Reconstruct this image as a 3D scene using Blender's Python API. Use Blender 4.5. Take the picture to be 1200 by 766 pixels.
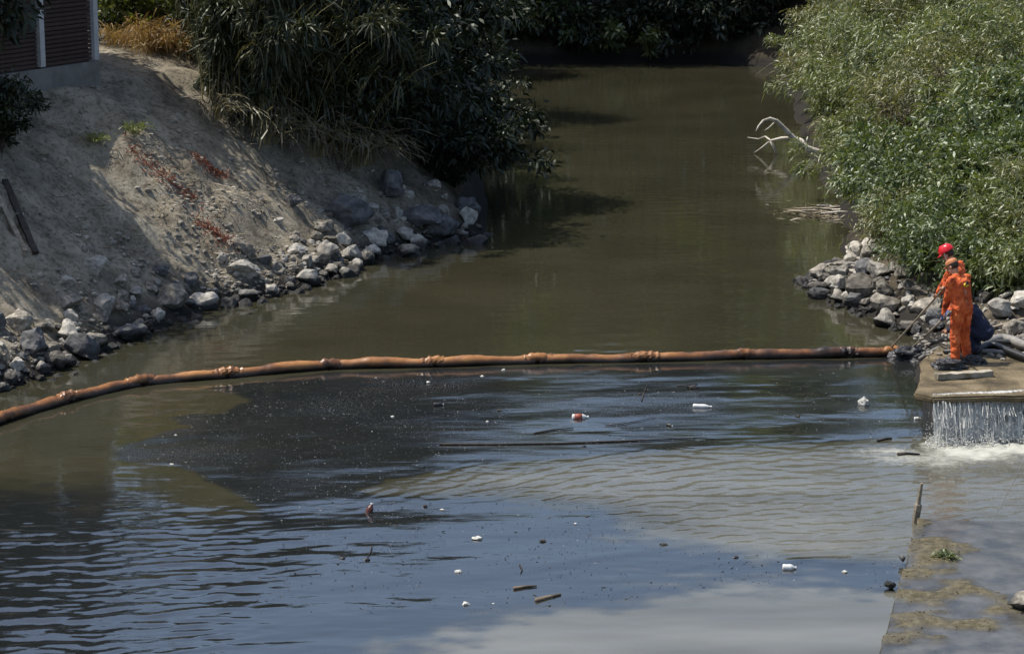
import bpy, bmesh, math, random
import numpy as np
from mathutils import Vector, Matrix, noise as mnoise
R = math.radians
random.seed(7); rng = np.random.default_rng(11)
for o in list(bpy.data.objects): bpy.data.objects.remove(o)
scn = bpy.context.scene; COL = scn.collection
# ------------------------------------------------------------------ camera
H = 9.0; FPX = 2700.0; PITCH = math.atan(583/2700.0)
cam = bpy.data.cameras.new('camera'); cam.lens = FPX/1200*36; cam.sensor_width = 36; cam.clip_end = 2000; cam.clip_start = .5
camo = bpy.data.objects.new('camera', cam); COL.objects.link(camo)
camo.location = (0, 0, H); camo.rotation_euler = (math.pi/2-PITCH, 0, 0); scn.camera = camo
# ------------------------------------------------------------------ light
SUN_EL = R(62); SUN_DIR = Vector((0.95, -0.31, 0)).normalized()       # horizontal travel of the light
w = bpy.data.worlds.new('World'); scn.world = w; w.use_nodes = True
nt = w.node_tree; bg = nt.nodes['Background']
sky = nt.nodes.new('ShaderNodeTexSky'); sky.sky_type = 'NISHITA'; sky.sun_disc = False
sky.sun_elevation = SUN_EL
sky.sun_rotation = math.atan2(-SUN_DIR.x, -SUN_DIR.y)
sky.air_density = 1.0; sky.dust_density = 2.2; sky.ozone_density = 1.2
nt.links.new(sky.outputs[0], bg.inputs[0]); bg.inputs[1].default_value = 0.15
sl = bpy.data.lights.new('sun', 'SUN'); sl.energy = 4.6; sl.angle = R(.5); sl.color = (1, .95, .86)
so = bpy.data.objects.new('sun', sl); COL.objects.link(so)
ld = Vector((SUN_DIR.x*math.cos(SUN_EL), SUN_DIR.y*math.cos(SUN_EL), -math.sin(SUN_EL)))
so.rotation_euler = ld.to_track_quat('-Z', 'Y').to_euler(); so.location = (-20, 60, 40)
scn.view_settings.view_transform = 'Standard'; scn.view_settings.look = 'None'
scn.view_settings.exposure = 0.32; scn.view_settings.gamma = 1
# ------------------------------------------------------------------ pixel helpers (a pixel is a direction; z of the surface gives the distance)
def ray(px, py):
    v = Vector(((px-600)/FPX, (383-py)/FPX, -1.0)); a = math.pi/2-PITCH
    return Vector((v.x, v.y*math.cos(a)-v.z*math.sin(a), v.y*math.sin(a)+v.z*math.cos(a)))
def P(px, py, z=0.0):
    r = ray(px, py); t = (z-H)/r.z; return Vector((r.x*t, r.y*t, z))
def PY(px, py, y):
    r = ray(px, py); t = y/r.y; return Vector((r.x*t, y, H+r.z*t))
def PG(px, py):
    "hit the ground sheet"
    r = ray(px, py); t = 20.0
    while t < 140:
        x, y, z = r.x*t, r.y*t, H+r.z*t
        if z <= max(0.0, float(gz(x, y))): break
        t += .06
    return Vector((x, y, max(0.0, float(gz(x, y)))))
# ------------------------------------------------------------------ numpy noise
_tab = rng.random((256, 256))
def vnoise(x, y):
    x = np.asarray(x, float); y = np.asarray(y, float)
    xi = np.floor(x).astype(int); yi = np.floor(y).astype(int); fx = x-xi; fy = y-yi
    fx = fx*fx*(3-2*fx); fy = fy*fy*(3-2*fy)
    g = lambda a, b: _tab[a & 255, b & 255]
    return (g(xi, yi)*(1-fx)+g(xi+1, yi)*fx)*(1-fy)+(g(xi, yi+1)*(1-fx)+g(xi+1, yi+1)*fx)*fy - .5
def fbm(x, y, o=4):
    s = 0; a = 1
    for k in range(o): s = s+a*vnoise(x*2**k+17*k, y*2**k+31*k); a *= .5
    return s
def smooth(a, b, x):
    t = np.clip((x-a)/(b-a), 0, 1); return t*t*(3-2*t)
# ------------------------------------------------------------------ mesh helpers
def link(o, parent=None):
    COL.objects.link(o)
    if parent: o.parent = parent
    return o
def tag(o, label=None, cat=None, group=None, kind=None):
    if label: o['label'] = label
    if cat: o['category'] = cat
    if group: o['group'] = group
    if kind: o['kind'] = kind
    return o
def npmesh(name, V, F, mat, smoothsh=False):
    V = np.ascontiguousarray(V, dtype=np.float32); F = np.ascontiguousarray(F, dtype=np.int32)
    m = bpy.data.meshes.new(name); n = F.shape[1]
    m.vertices.add(len(V)); m.vertices.foreach_set('co', V.ravel())
    m.loops.add(F.size); m.loops.foreach_set('vertex_index', F.ravel())
    m.polygons.add(len(F)); m.polygons.foreach_set('loop_start', np.arange(0, F.size, n, dtype=np.int32))
    try: m.polygons.foreach_set('loop_total', np.full(len(F), n, dtype=np.int32))
    except Exception: pass
    m.polygons.foreach_set('use_smooth', np.full(len(F), smoothsh, dtype=bool))
    m.update(calc_edges=True); m.validate()
    if mat: m.materials.append(mat)
    return m
def npobj(name, V, F, mat, parent=None, sm=False):
    return link(bpy.data.objects.new(name, npmesh(name, V, F, mat, sm)), parent)
class MB:
    def __init__(s): s.v = []; s.f = []
    def add(s, vs, fs):
        b = len(s.v); s.v += [tuple(v) for v in vs]; s.f += [tuple(i+b for i in f) for f in fs]
    def box(s, c, size, M=None):
        hx, hy, hz = size[0]/2, size[1]/2, size[2]/2
        vs = [Vector((x*hx, y*hy, z*hz)) for x in (-1, 1) for y in (-1, 1) for z in (-1, 1)]
        if M: vs = [M @ v for v in vs]
        s.add([v+Vector(c) for v in vs], [(0,1,3,2),(4,6,7,5),(0,4,5,1),(2,3,7,6),(0,2,6,4),(1,5,7,3)])
    def tube(s, pts, rad, n=7, cap=True, squash=1.0, jitter=0):
        pts = [Vector(p) for p in pts]; rings = []
        if not hasattr(rad, '__len__'): rad = [rad]*len(pts)
        up = Vector((0, 0, 1))
        for i, p in enumerate(pts):
            d = (pts[min(i+1, len(pts)-1)]-pts[max(i-1, 0)])
            d = d.normalized() if d.length > 1e-9 else Vector((0, 0, 1))
            a = d.cross(up if abs(d.z) < .95 else Vector((1, 0, 0))).normalized(); b = a.cross(d)
            rings.append([p+a*math.cos(2*math.pi*k/n)*rad[i]*(1+random.uniform(-jitter, jitter))+b*math.sin(2*math.pi*k/n)*rad[i]*squash*(1+random.uniform(-jitter, jitter)) for k in range(n)])
        vs = [v for r in rings for v in r]; fs = []
        for i in range(len(pts)-1):
            for k in range(n): fs.append((i*n+k, i*n+(k+1) % n, (i+1)*n+(k+1) % n, (i+1)*n+k))
        if cap: fs.append(tuple(range(n))[::-1]); fs.append(tuple((len(pts)-1)*n+k for k in range(n)))
        s.add(vs, fs)
    def ball(s, c, r, seg=10, rings=7, M=None):
        if not hasattr(r, '__len__'): r = (r, r, r)
        vs = [Vector((0, 0, r[2]))]
        for i in range(1, rings):
            t = math.pi*i/rings
            for k in range(seg):
                a = 2*math.pi*k/seg; vs.append(Vector((r[0]*math.sin(t)*math.cos(a), r[1]*math.sin(t)*math.sin(a), r[2]*math.cos(t))))
        vs.append(Vector((0, 0, -r[2]))); fs = [(0, 1+k, 1+(k+1) % seg) for k in range(seg)]
        for i in range(rings-2):
            for k in range(seg): fs.append((1+i*seg+k, 1+(i+1)*seg+k, 1+(i+1)*seg+(k+1) % seg, 1+i*seg+(k+1) % seg))
        L = len(vs)-1; fs += [(L, L-seg+(k+1) % seg, L-seg+k) for k in range(seg)]
        if M: vs = [M @ v for v in vs]
        s.add([v+Vector(c) for v in vs], fs)
    def caps(s, a, b, ra, rb, n=10):
        "tapered capsule"
        a = Vector(a); b = Vector(b); d = (b-a).normalized()
        pts = [a-d*ra*.98, a-d*ra*.75, a-d*ra*.35, a, a.lerp(b, .5), b, b+d*rb*.35, b+d*rb*.75, b+d*rb*.98]
        s.tube(pts, [ra*.2, ra*.66, ra*.94, ra, (ra+rb)/2, rb, rb*.94, rb*.66, rb*.2], n)
    def lathe(s, prof, n=12, M=None):
        vs = []; fs = []
        for (r, z) in prof:
            for k in range(n): vs.append(Vector((r*math.cos(2*math.pi*k/n), r*math.sin(2*math.pi*k/n), z)))
        for i in range(len(prof)-1):
            for k in range(n): fs.append((i*n+k, i*n+(k+1) % n, (i+1)*n+(k+1) % n, (i+1)*n+k))
        fs.append(tuple(range(n))[::-1]); fs.append(tuple((len(prof)-1)*n+k for k in range(n)))
        if M: vs = [M @ v for v in vs]
        s.add(vs, fs)
    def mesh(s, name, mat, sm=False):
        m = bpy.data.meshes.new(name); m.from_pydata([tuple(v) for v in s.v], [], s.f); m.update()
        if sm: m.polygons.foreach_set('use_smooth', [True]*len(m.polygons))
        if mat: m.materials.append(mat)
        return m
    def obj(s, name, mat, parent=None, sm=False):
        return link(bpy.data.objects.new(name, s.mesh(name, mat, sm)), parent)
def empty(name, loc=(0, 0, 0), rz=0):
    o = bpy.data.objects.new(name, None); o.location = loc; o.rotation_euler.z = rz; o.empty_display_size = .1
    return link(o)
# ------------------------------------------------------------------ materials
def newmat(name):
    m = bpy.data.materials.new(name); m.use_nodes = True; t = m.node_tree
    return m, t, t.nodes['Principled BSDF'], t.links.new
def ramp(t, cols, pos=None):
    r = t.nodes.new('ShaderNodeValToRGB'); e = r.color_ramp.elements
    pos = pos or [i/(len(cols)-1) for i in range(len(cols))]
    while len(e) < len(cols): e.new(.5)
    for i, c in enumerate(cols): e[i].position = pos[i]; e[i].color = (*c, 1)
    return r
def texco(t, kind='Object', scale=(1, 1, 1)):
    c = t.nodes.new('ShaderNodeTexCoord'); m = t.nodes.new('ShaderNodeMapping'); m.inputs['Scale'].default_value = scale
    t.links.new(c.outputs[kind], m.inputs[0]); return m.outputs[0]
def nz(t, vec, scale, detail=4, rough=.55):
    n = t.nodes.new('ShaderNodeTexNoise'); n.inputs['Scale'].default_value = scale; n.inputs['Detail'].default_value = detail; n.inputs['Roughness'].default_value = rough
    if vec is not None: t.links.new(vec, n.inputs['Vector'])
    return n
def mixc(t, fac, a, b, mode='MIX'):
    m = t.nodes.new('ShaderNodeMix'); m.data_type = 'RGBA'; m.blend_type = mode
    for s, v in ((0, fac), (6, a), (7, b)):
        if hasattr(v, 'is_output'): t.links.new(v, m.inputs[s])
        else: m.inputs[s].default_value = v if s == 0 else (*v, 1)
    return m.outputs[2]
def mth(t, op, a, b=0.0, clamp=False):
    m = t.nodes.new('ShaderNodeMath'); m.operation = op; m.use_clamp = clamp
    for i, v in enumerate((a, b)):
        if hasattr(v, 'is_output'): t.links.new(v, m.inputs[i])
        else: m.inputs[i].default_value = v
    return m.outputs[0]
def surf(name, cols, scale=4, rough=.85, bump=.3, bscale=None, detail=6, kind='Object', stretch=(1, 1, 1), pos=None, spec=.3, objrand=0, wet=False, metallic=0):
    m, t, b, L = newmat(name); v = texco(t, kind, stretch)
    n = nz(t, v, scale, detail); r = ramp(t, cols, pos or [.3+.4*i/max(1, len(cols)-1) for i in range(len(cols))]); L(n.outputs[0], r.inputs[0])
    c = r.outputs[0]
    if objrand:
        oi = t.nodes.new('ShaderNodeObjectInfo'); k = mth(t, 'MULTIPLY_ADD', oi.outputs['Random'], objrand)
        t.nodes[-1].inputs[2].default_value = 1-objrand*.5
        g = t.nodes.new('ShaderNodeCombineColor')
        for i in range(3): L(k, g.inputs[i])
        c = mixc(t, 1.0, c, g.outputs[0], 'MULTIPLY')
    b.inputs['Roughness'].default_value = rough
    if wet:   # damp band left by the water level
        ge = t.nodes.new('ShaderNodeNewGeometry'); sx = t.nodes.new('ShaderNodeSeparateXYZ'); L(ge.outputs['Position'], sx.inputs[0])
        n2 = nz(t, ge.outputs['Position'], 3, 3)
        h = mth(t, 'SUBTRACT', sx.outputs[2], mth(t, 'MULTIPLY', n2.outputs[0], .25))
        mr = t.nodes.new('ShaderNodeMapRange'); mr.inputs[1].default_value = .0; mr.inputs[2].default_value = .10; mr.inputs[3].default_value = 1; mr.inputs[4].default_value = 0; L(h, mr.inputs[0])
        c = mixc(t, mr.outputs[0], c, (.018, .017, .015))
        L(mth(t, 'MULTIPLY_ADD', mr.outputs[0], -.45), b.inputs['Roughness']); t.nodes[-1].inputs[2].default_value = rough
    L(c, b.inputs['Base Color']); b.inputs['Specular IOR Level'].default_value = spec; b.inputs['Metallic'].default_value = metallic
    if bump:
        n3 = nz(t, v, bscale or scale*4, 8, .65); bp = t.nodes.new('ShaderNodeBump'); bp.inputs['Strength'].default_value = bump; bp.inputs['Distance'].default_value = .05
        L(n3.outputs[0], bp.inputs['Height']); L(bp.outputs[0], b.inputs['Normal'])
    return m
def leafmat(name, cols, trans=.35, gloss=.12, scale=.6):
    m, t, b, L = newmat(name); t.nodes.remove(b); out = t.nodes['Material Output']
    g = t.nodes.new('ShaderNodeNewGeometry'); n = nz(t, g.outputs['Position'], scale, 3)
    f = mth(t, 'ADD', mth(t, 'MULTIPLY', g.outputs['Random Per Island'], .55), mth(t, 'MULTIPLY', n.outputs[0], .75)); f = mth(t, 'SUBTRACT', f, .15)
    r = ramp(t, cols); L(f, r.inputs[0])
    d = t.nodes.new('ShaderNodeBsdfDiffuse'); tr = t.nodes.new('ShaderNodeBsdfTranslucent'); gl = t.nodes.new('ShaderNodeBsdfGlossy'); gl.inputs['Roughness'].default_value = .5
    L(r.outputs[0], d.inputs[0]); L(mixc(t, 1, r.outputs[0], (1.15, 1.2, .6), 'MULTIPLY'), tr.inputs[0]); gl.inputs[0].default_value = (.8, .85, .8, 1)
    a = t.nodes.new('ShaderNodeMixShader'); a.inputs[0].default_value = trans; L(d.outputs[0], a.inputs[1]); L(tr.outputs[0], a.inputs[2])
    c = t.nodes.new('ShaderNodeMixShader'); c.inputs[0].default_value = gloss; L(a.outputs[0], c.inputs[1]); L(gl.outputs[0], c.inputs[2]); L(c.outputs[0], out.inputs[0])
    return m
def plain(name, col, rough=.5, spec=.4, var=.25, scale=12, bump=.15, **k):
    return surf(name, [tuple(x*(1-var) for x in col), tuple(min(1, x*(1+var)) for x in col)], scale=scale, rough=rough, spec=spec, bump=bump, **k)
M = {}
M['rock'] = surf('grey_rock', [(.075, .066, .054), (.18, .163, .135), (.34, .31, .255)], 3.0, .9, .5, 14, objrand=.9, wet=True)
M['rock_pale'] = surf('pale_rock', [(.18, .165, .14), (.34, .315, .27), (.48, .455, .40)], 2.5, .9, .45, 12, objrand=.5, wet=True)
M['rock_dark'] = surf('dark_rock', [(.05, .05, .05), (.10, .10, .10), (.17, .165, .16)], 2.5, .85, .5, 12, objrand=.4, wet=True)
M['concrete'] = surf('dirty_concrete', [(.05, .038, .02), (.13, .10, .055), (.21, .165, .10)], 2.6, .8, .9, 14, pos=[.32, .5, .68])
M['concrete_wet'] = surf('wet_black_wall', [(.012, .011, .01), (.035, .03, .025), (.06, .05, .04)], 5, .35, .9, 9)
M['plinth'] = surf('old_concrete', [(.13, .125, .115), (.22, .21, .195)], 3, .9, .3, 20)
M['slat'] = surf('brown_slat', [(.05, .034, .029), (.078, .052, .045)], 6, .6, .2, 20, objrand=.35)
M['post'] = surf('pale_post', [(.36, .36, .36), (.5, .5, .5)], 6, .7, .2, 20)
M['bark'] = surf('bark', [(.04, .032, .024), (.10, .08, .06)], 8, .9, .6, 25)
M['deadwood'] = surf('bleached_wood', [(.30, .265, .20), (.52, .48, .40), (.66, .62, .54)], 5, .85, .6, 22)
M['palewood'] = surf('pale_weathered_wood', [(.14, .12, .085), (.30, .27, .21), (.42, .385, .31)], 4, .85, .6, 18)
M['greywood'] = surf('weathered_wood', [(.16, .13, .09), (.33, .28, .21)], 7, .85, .4, 30)
M['twig'] = surf('dry_twig', [(.05, .038, .025), (.14, .11, .075), (.26, .21, .15)], 3, .85, 0)
M['darkwood'] = surf('sodden_wood', [(.015, .012, .01), (.05, .04, .03)], 9, .6, .4, 30)
M['stalk'] = leafmat('cane_stalk', [(.10, .10, .03), (.22, .19, .08), (.30, .26, .14)], .05, .06)
M['cane'] = leafmat('cane_leaf', [(.010, .014, .006), (.020, .027, .009), (.042, .045, .017), (.12, .10, .05)], .22, .045)
M['drycane'] = leafmat('dry_cane_leaf', [(.03, .024, .014), (.075, .06, .036), (.24, .20, .13)], .25, .05)
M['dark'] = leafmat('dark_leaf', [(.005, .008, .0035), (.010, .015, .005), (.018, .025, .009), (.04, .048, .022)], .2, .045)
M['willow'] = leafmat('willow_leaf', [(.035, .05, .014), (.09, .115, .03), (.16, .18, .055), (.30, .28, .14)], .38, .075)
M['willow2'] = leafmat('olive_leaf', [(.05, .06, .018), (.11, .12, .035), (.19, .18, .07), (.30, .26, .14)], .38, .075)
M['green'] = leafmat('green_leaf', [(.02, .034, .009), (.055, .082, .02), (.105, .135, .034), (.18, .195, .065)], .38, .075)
M['yellow'] = leafmat('yellowgreen_leaf', [(.07, .10, .02), (.14, .17, .035), (.22, .22, .06)], .4, .045)
M['gold'] = leafmat('goldgreen_leaf', [(.10, .13, .025), (.21, .24, .045), (.34, .33, .09)], .5, .045)
M['orange_dry'] = leafmat('dry_orange_grass', [(.16, .09, .03), (.28, .16, .05), (.36, .25, .10)], .35, .04)
M['redweed'] = leafmat('red_dry_weed', [(.10, .03, .02), (.20, .06, .035), (.26, .11, .06)], .2, .04)
M['litter'] = surf('dry_litter', [(.09, .07, .045), (.22, .18, .12), (.42, .37, .28)], 1.5, .9, 0, detail=2)
M['fleck'] = surf('grey_fleck', [(.08, .08, .08), (.2, .2, .2), (.42, .42, .40)], 3, .8, 0, detail=2)
M['orange'] = surf('orange_coverall', [(.15, .035, .016), (.46, .075, .02), (.60, .12, .03), (.70, .19, .07)], 8, .75, .5, 18, spec=.25)
M['navy'] = surf('navy_cloth', [(.008, .012, .03), (.02, .028, .06)], 6, .8, .4, 20)
M['skin'] = plain('skin', (.38, .20, .12), .55, .4, .15)
M['hair'] = plain('hair', (.02, .014, .01), .6)
M['cap'] = plain('tan_cap', (.42, .17, .07), .7)
M['redplastic'] = plain('red_helmet', (.55, .012, .018), .28, .5, .08, 6, .03)
M['black'] = plain('black_rubber', (.012, .012, .013), .45, .5)
M['blackbag'] = surf('black_plastic', [(.008, .008, .009), (.02, .02, .022)], 10, .22, .8, 12, spec=.6)
M['greypipe'] = plain('grey_hose', (.20, .19, .17), .6)
M['blue'] = plain('blue_glove', (.02, .05, .16), .6)
M['white'] = plain('white_plastic', (.58, .58, .55), .35, .5, .1)
M['foamw'] = plain('white_foam', (.50, .49, .44), .9, .2, .12)
M['redlabel'] = plain('rust_label', (.26, .06, .03), .5)
M['brownpl'] = plain('brown_plastic', (.09, .03, .022), .35)
M['yellowp'] = plain('yellow_print', (.55, .33, .02), .6)
M['boom'] = None
# boom: orange PVC cloth with grime
m, t, b, L = newmat('boom_cloth'); v = texco(t, 'Object'); n0 = nz(t, v, 1.3, 7, .65); oi_ = t.nodes.new('ShaderNodeObjectInfo'); na = mth(t, 'ADD', n0.outputs[0], mth(t, 'MULTIPLY_ADD', oi_.outputs['Random'], .13)); t.nodes[-2].inputs[2].default_value = 0
for q_ in [x for x in t.nodes if x.type == 'MATH' and x.operation == 'MULTIPLY_ADD']: q_.inputs[2].default_value = -.045
r = ramp(t, [(.016, .010, .007), (.085, .033, .010), (.22, .088, .022), (.36, .165, .048)], [.34, .43, .54, .70]); L(na, r.inputs[0])
ge = t.nodes.new('ShaderNodeNewGeometry'); sx = t.nodes.new('ShaderNodeSeparateXYZ'); L(ge.outputs['Position'], sx.inputs[0])
n2 = nz(t, v, 6, 4); mr = t.nodes.new('ShaderNodeMapRange'); mr.inputs[1].default_value = .02; mr.inputs[2].default_value = .10; mr.inputs[3].default_value = 1; mr.inputs[4].default_value = 0
L(mth(t, 'SUBTRACT', sx.outputs[2], mth(t, 'MULTIPLY', n2.outputs[0], .05)), mr.inputs[0])
L(mixc(t, mr.outputs[0], r.outputs[0], (.014, .009, .007)), b.inputs['Base Color']); b.inputs['Roughness'].default_value = .42
bp = t.nodes.new('ShaderNodeBump'); bp.inputs['Strength'].default_value = .35; bp.inputs['Distance'].default_value = .02; n3 = nz(t, texco(t, 'Object', (1, 1, 1)), 9, 5); L(n3.outputs[0], bp.inputs['Height']); L(bp.outputs[0], b.inputs['Normal'])
M['boom'] = m
# ground: pale sandy slope, darker humus under plants on the other banks (attribute), damp near the water
m, t, b, L = newmat('bank_soil'); ge = t.nodes.new('ShaderNodeNewGeometry'); pos = ge.outputs['Position']
n = nz(t, pos, 1.3, 8, .62); r = ramp(t, [(.115, .097, .072), (.235, .205, .153), (.34, .302, .232)], [.32, .5, .68]); L(n.outputs[0], r.inputs[0])
n2 = nz(t, pos, 9, 5, .7); r2 = ramp(t, [(.35, .33, .30), (1, 1, 1)], [.36, .52]); L(n2.outputs[0], r2.inputs[0])
sand = mixc(t, .8, r.outputs[0], r2.outputs[0], 'MULTIPLY')
r3 = ramp(t, [(.03, .024, .016), (.075, .06, .04)], [.35, .65]); L(n.outputs[0], r3.inputs[0])
at = t.nodes.new('ShaderNodeAttribute'); at.attribute_name = 'humus'
c = mixc(t, at.outputs['Fac'], sand, r3.outputs[0])
sx = t.nodes.new('ShaderNodeSeparateXYZ'); L(pos, sx.inputs[0]); mr = t.nodes.new('ShaderNodeMapRange'); mr.inputs[1].default_value = .10; mr.inputs[2].default_value = .42; mr.inputs[3].default_value = 1; mr.inputs[4].default_value = 0
L(mth(t, 'SUBTRACT', sx.outputs[2], mth(t, 'MULTIPLY', n2.outputs[0], .2)), mr.inputs[0])
c = mixc(t, mr.outputs[0], c, (.022, .020, .017)); L(c, b.inputs['Base Color']); b.inputs['Roughness'].default_value = .95; b.inputs['Specular IOR Level'].default_value = .15
bp = t.nodes.new('ShaderNodeBump'); bp.inputs['Strength'].default_value = .8; bp.inputs['Distance'].default_value = .07; n4 = nz(t, pos, 7, 10, .7); L(n4.outputs[0], bp.inputs['Height']); L(bp.outputs[0], b.inputs['Normal'])
M['soil'] = m
# water: murky brown body, mirror surface, floating oil plus painted shade at lower left (attribute), foam (attribute)
m, t, b, L = newmat('river_water'); ge = t.nodes.new('ShaderNodeNewGeometry'); pos = ge.outputs['Position']
ao = t.nodes.new('ShaderNodeAttribute'); ao.attribute_name = 'oil'; af = t.nodes.new('ShaderNodeAttribute'); af.attribute_name = 'foam'; asx = t.nodes.new('ShaderNodeAttribute'); asx.attribute_name = 'scum'
nb = nz(t, pos, .35, 4); rb = ramp(t, [(.0275, .026, .0155), (.037, .0345, .0205)], [.35, .65]); L(nb.outputs[0], rb.inputs[0])
silt = t.nodes.new('ShaderNodeAttribute'); silt.attribute_name = 'silt'
c = mixc(t, silt.outputs['Fac'], rb.outputs[0], (.135, .133, .112))
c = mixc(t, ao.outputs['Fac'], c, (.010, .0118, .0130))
ns = nz(t, pos, 48, 3, .7); fs = mth(t, 'MULTIPLY', mth(t, 'GREATER_THAN', ns.outputs[0], .595), asx.outputs['Fac'])
c = mixc(t, mth(t, 'MULTIPLY', fs, .42), c, (.12, .125, .125))
nf = nz(t, pos, 9, 9, .8); ff = mth(t, 'MULTIPLY', mth(t, 'SUBTRACT', mth(t, 'ADD', nf.outputs[0], af.outputs['Fac']), .72), 2.2, True); ff = mth(t, 'MULTIPLY', ff, mth(t, 'GREATER_THAN', af.outputs['Fac'], .02))
c = mixc(t, mth(t, 'MULTIPLY', ff, .8), c, (.46, .46, .40)); L(c, b.inputs['Base Color'])
L(mth(t, 'MULTIPLY_ADD', ao.outputs['Fac'], .48), b.inputs['IOR']); t.nodes[-1].inputs[2].default_value = 1.45
rr = mth(t, 'ADD', mth(t, 'MULTIPLY', fs, .25), mth(t, 'ADD', mth(t, 'MULTIPLY', ff, .6), mth(t, 'MULTIPLY_ADD', asx.outputs['Fac'], .075))); L(rr, b.inputs['Roughness'])
[x for x in t.nodes if x.type == 'MATH' and x.operation == 'MULTIPLY_ADD'][-1].inputs[2].default_value = .035
mp = t.nodes.new('ShaderNodeMapping'); mp.inputs['Scale'].default_value = (.5, 1.6, 1); L(pos, mp.inputs[0])
n5 = nz(t, mp.outputs[0], 2.2, 3, .5); n6 = nz(t, pos, 42, 3, .6)
hh = mth(t, 'ADD', n5.outputs[0], mth(t, 'MULTIPLY', mth(t, 'MULTIPLY', n6.outputs[0], asx.outputs['Fac']), .30))
ac = t.nodes.new('ShaderNodeAttribute'); ac.attribute_name = 'chop'
mp2 = t.nodes.new('ShaderNodeMapping'); mp2.inputs['Scale'].default_value = (.55, 1.5, 1); mp2.inputs['Rotation'].default_value = (0, 0, R(12)); L(pos, mp2.inputs[0])
n7 = nz(t, mp2.outputs[0], 5.5, 3, .5); hh = mth(t, 'ADD', hh, mth(t, 'MULTIPLY', mth(t, 'MULTIPLY', n7.outputs[0], ac.outputs['Fac']), 2.2))
bp = t.nodes.new('ShaderNodeBump'); bp.inputs['Strength'].default_value = .35; bp.inputs['Distance'].default_value = .014; L(hh, bp.inputs['Height']); L(bp.outputs[0], b.inputs['Normal'])
M['water'] = m
# apron: wet concrete, algae by attribute
m, t, b, L = newmat('wet_apron'); ge = t.nodes.new('ShaderNodeNewGeometry'); pos = ge.outputs['Position']
n = nz(t, pos, 3, 6); r = ramp(t, [(.04, .038, .034), (.095, .090, .078)], [.35, .65]); L(n.outputs[0], r.inputs[0])
n2 = nz(t, pos, 10, 8, .7); r2 = ramp(t, [(.028, .024, .011), (.075, .062, .03), (.14, .12, .07)], [.32, .5, .68]); L(n2.outputs[0], r2.inputs[0])
at = t.nodes.new('ShaderNodeAttribute'); at.attribute_name = 'algae'
L(mixc(t, at.outputs['Fac'], r.outputs[0], r2.outputs[0]), b.inputs['Base Color'])
L(mth(t, 'MULTIPLY_ADD', at.outputs['Fac'], .75), b.inputs['Roughness']); t.nodes[-1].inputs[2].default_value = .07; b.inputs['IOR'].default_value = 1.42
bp = t.nodes.new('ShaderNodeBump'); bp.inputs['Strength'].default_value = .35; bp.inputs['Distance'].default_value = .02; n3 = nz(t, pos, 12, 8, .65); L(n3.outputs[0], bp.inputs['Height']); L(bp.outputs[0], b.inputs['Normal'])
M['apron'] = m
# falling water
m, t, b, L = newmat('falling_water'); b.inputs['Base Color'].default_value = (.66, .66, .62, 1); b.inputs['Roughness'].default_value = .4; b.inputs['Transmission Weight'].default_value = .2; b.inputs['IOR'].default_value = 1.33
pv_ = texco(t, 'Object', (1, 1, .30)); n1 = nz(t, pv_, 10, 6, .7); n1.inputs['Distortion'].default_value = .9; pv2 = texco(t, 'Object', (1, 1, .5)); n2 = nz(t, pv2, 4, 3); sx = t.nodes.new('ShaderNodeSeparateXYZ'); L(texco(t, 'Object'), sx.inputs[0])
f = mth(t, 'ADD', n1.outputs[0], mth(t, 'MULTIPLY', n2.outputs[0], .55)); f = mth(t, 'SUBTRACT', f, mth(t, 'MULTIPLY', sx.outputs[2], .10)); mr = t.nodes.new('ShaderNodeMapRange'); mr.inputs[1].default_value = .64; mr.inputs[2].default_value = .80; mr.inputs[3].default_value = .05; mr.inputs[4].default_value = .92; L(f, mr.inputs[0]); L(mr.outputs[0], b.inputs['Alpha'])
M['fall'] = m

# ================================================================== GROUND
LEFT = [(-30, 12), (-20, 20), (-13, 29)] + [tuple(P(x, y)[:2]) for x, y in ((-60, 470), (0, 458), (60, 438), (110, 414), (180, 388), (245, 362), (330, 346), (400, 322), (445, 301), (505, 286), (570, 274))] + [(-.6, 56), (-1.0, 64), (-1.0, 76), (-1.4, 86)]
FAR = [(-1.4, 86), (-.6, 90.5), (3, 91.5), (8, 91), (10.2, 89)]
RIGHT = [(10.2, 89), (9.6, 80), (8.8, 70), (8.2, 61), (7.7, 53), (7.1, 48.6), (6.4, 46.8), (5.9, 45.3), (6.15, 44.2), (6.6, 43.0), (7.1, 41.6), (7.35, 40.2), (7.0, 38.8), (6.7, 37.4), (7.2, 36.2), (12, 35.6), (16, 34), (30, 12)]
def segd(x, y, poly):
    best = np.full(np.shape(x), 1e9)
    for (ax, ay), (bx, by) in zip(poly[:-1], poly[1:]):
        dx, dy = bx-ax, by-ay; t = np.clip(((x-ax)*dx+(y-ay)*dy)/(dx*dx+dy*dy), 0, 1)
        best = np.minimum(best, np.hypot(x-ax-t*dx, y-ay-t*dy))
    return best
def inside(x, y, poly):
    c = np.zeros(np.shape(x), bool); n = len(poly)
    for i in range(n):
        ax, ay = poly[i]; bx, by = poly[(i+1) % n]
        if ay == by: continue
        c ^= ((ay > y) != (by > y)) & (x < (bx-ax)*(y-ay)/(by-ay)+ax)
    return c
WPOLY = LEFT+FAR[1:]+RIGHT[1:]
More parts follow.
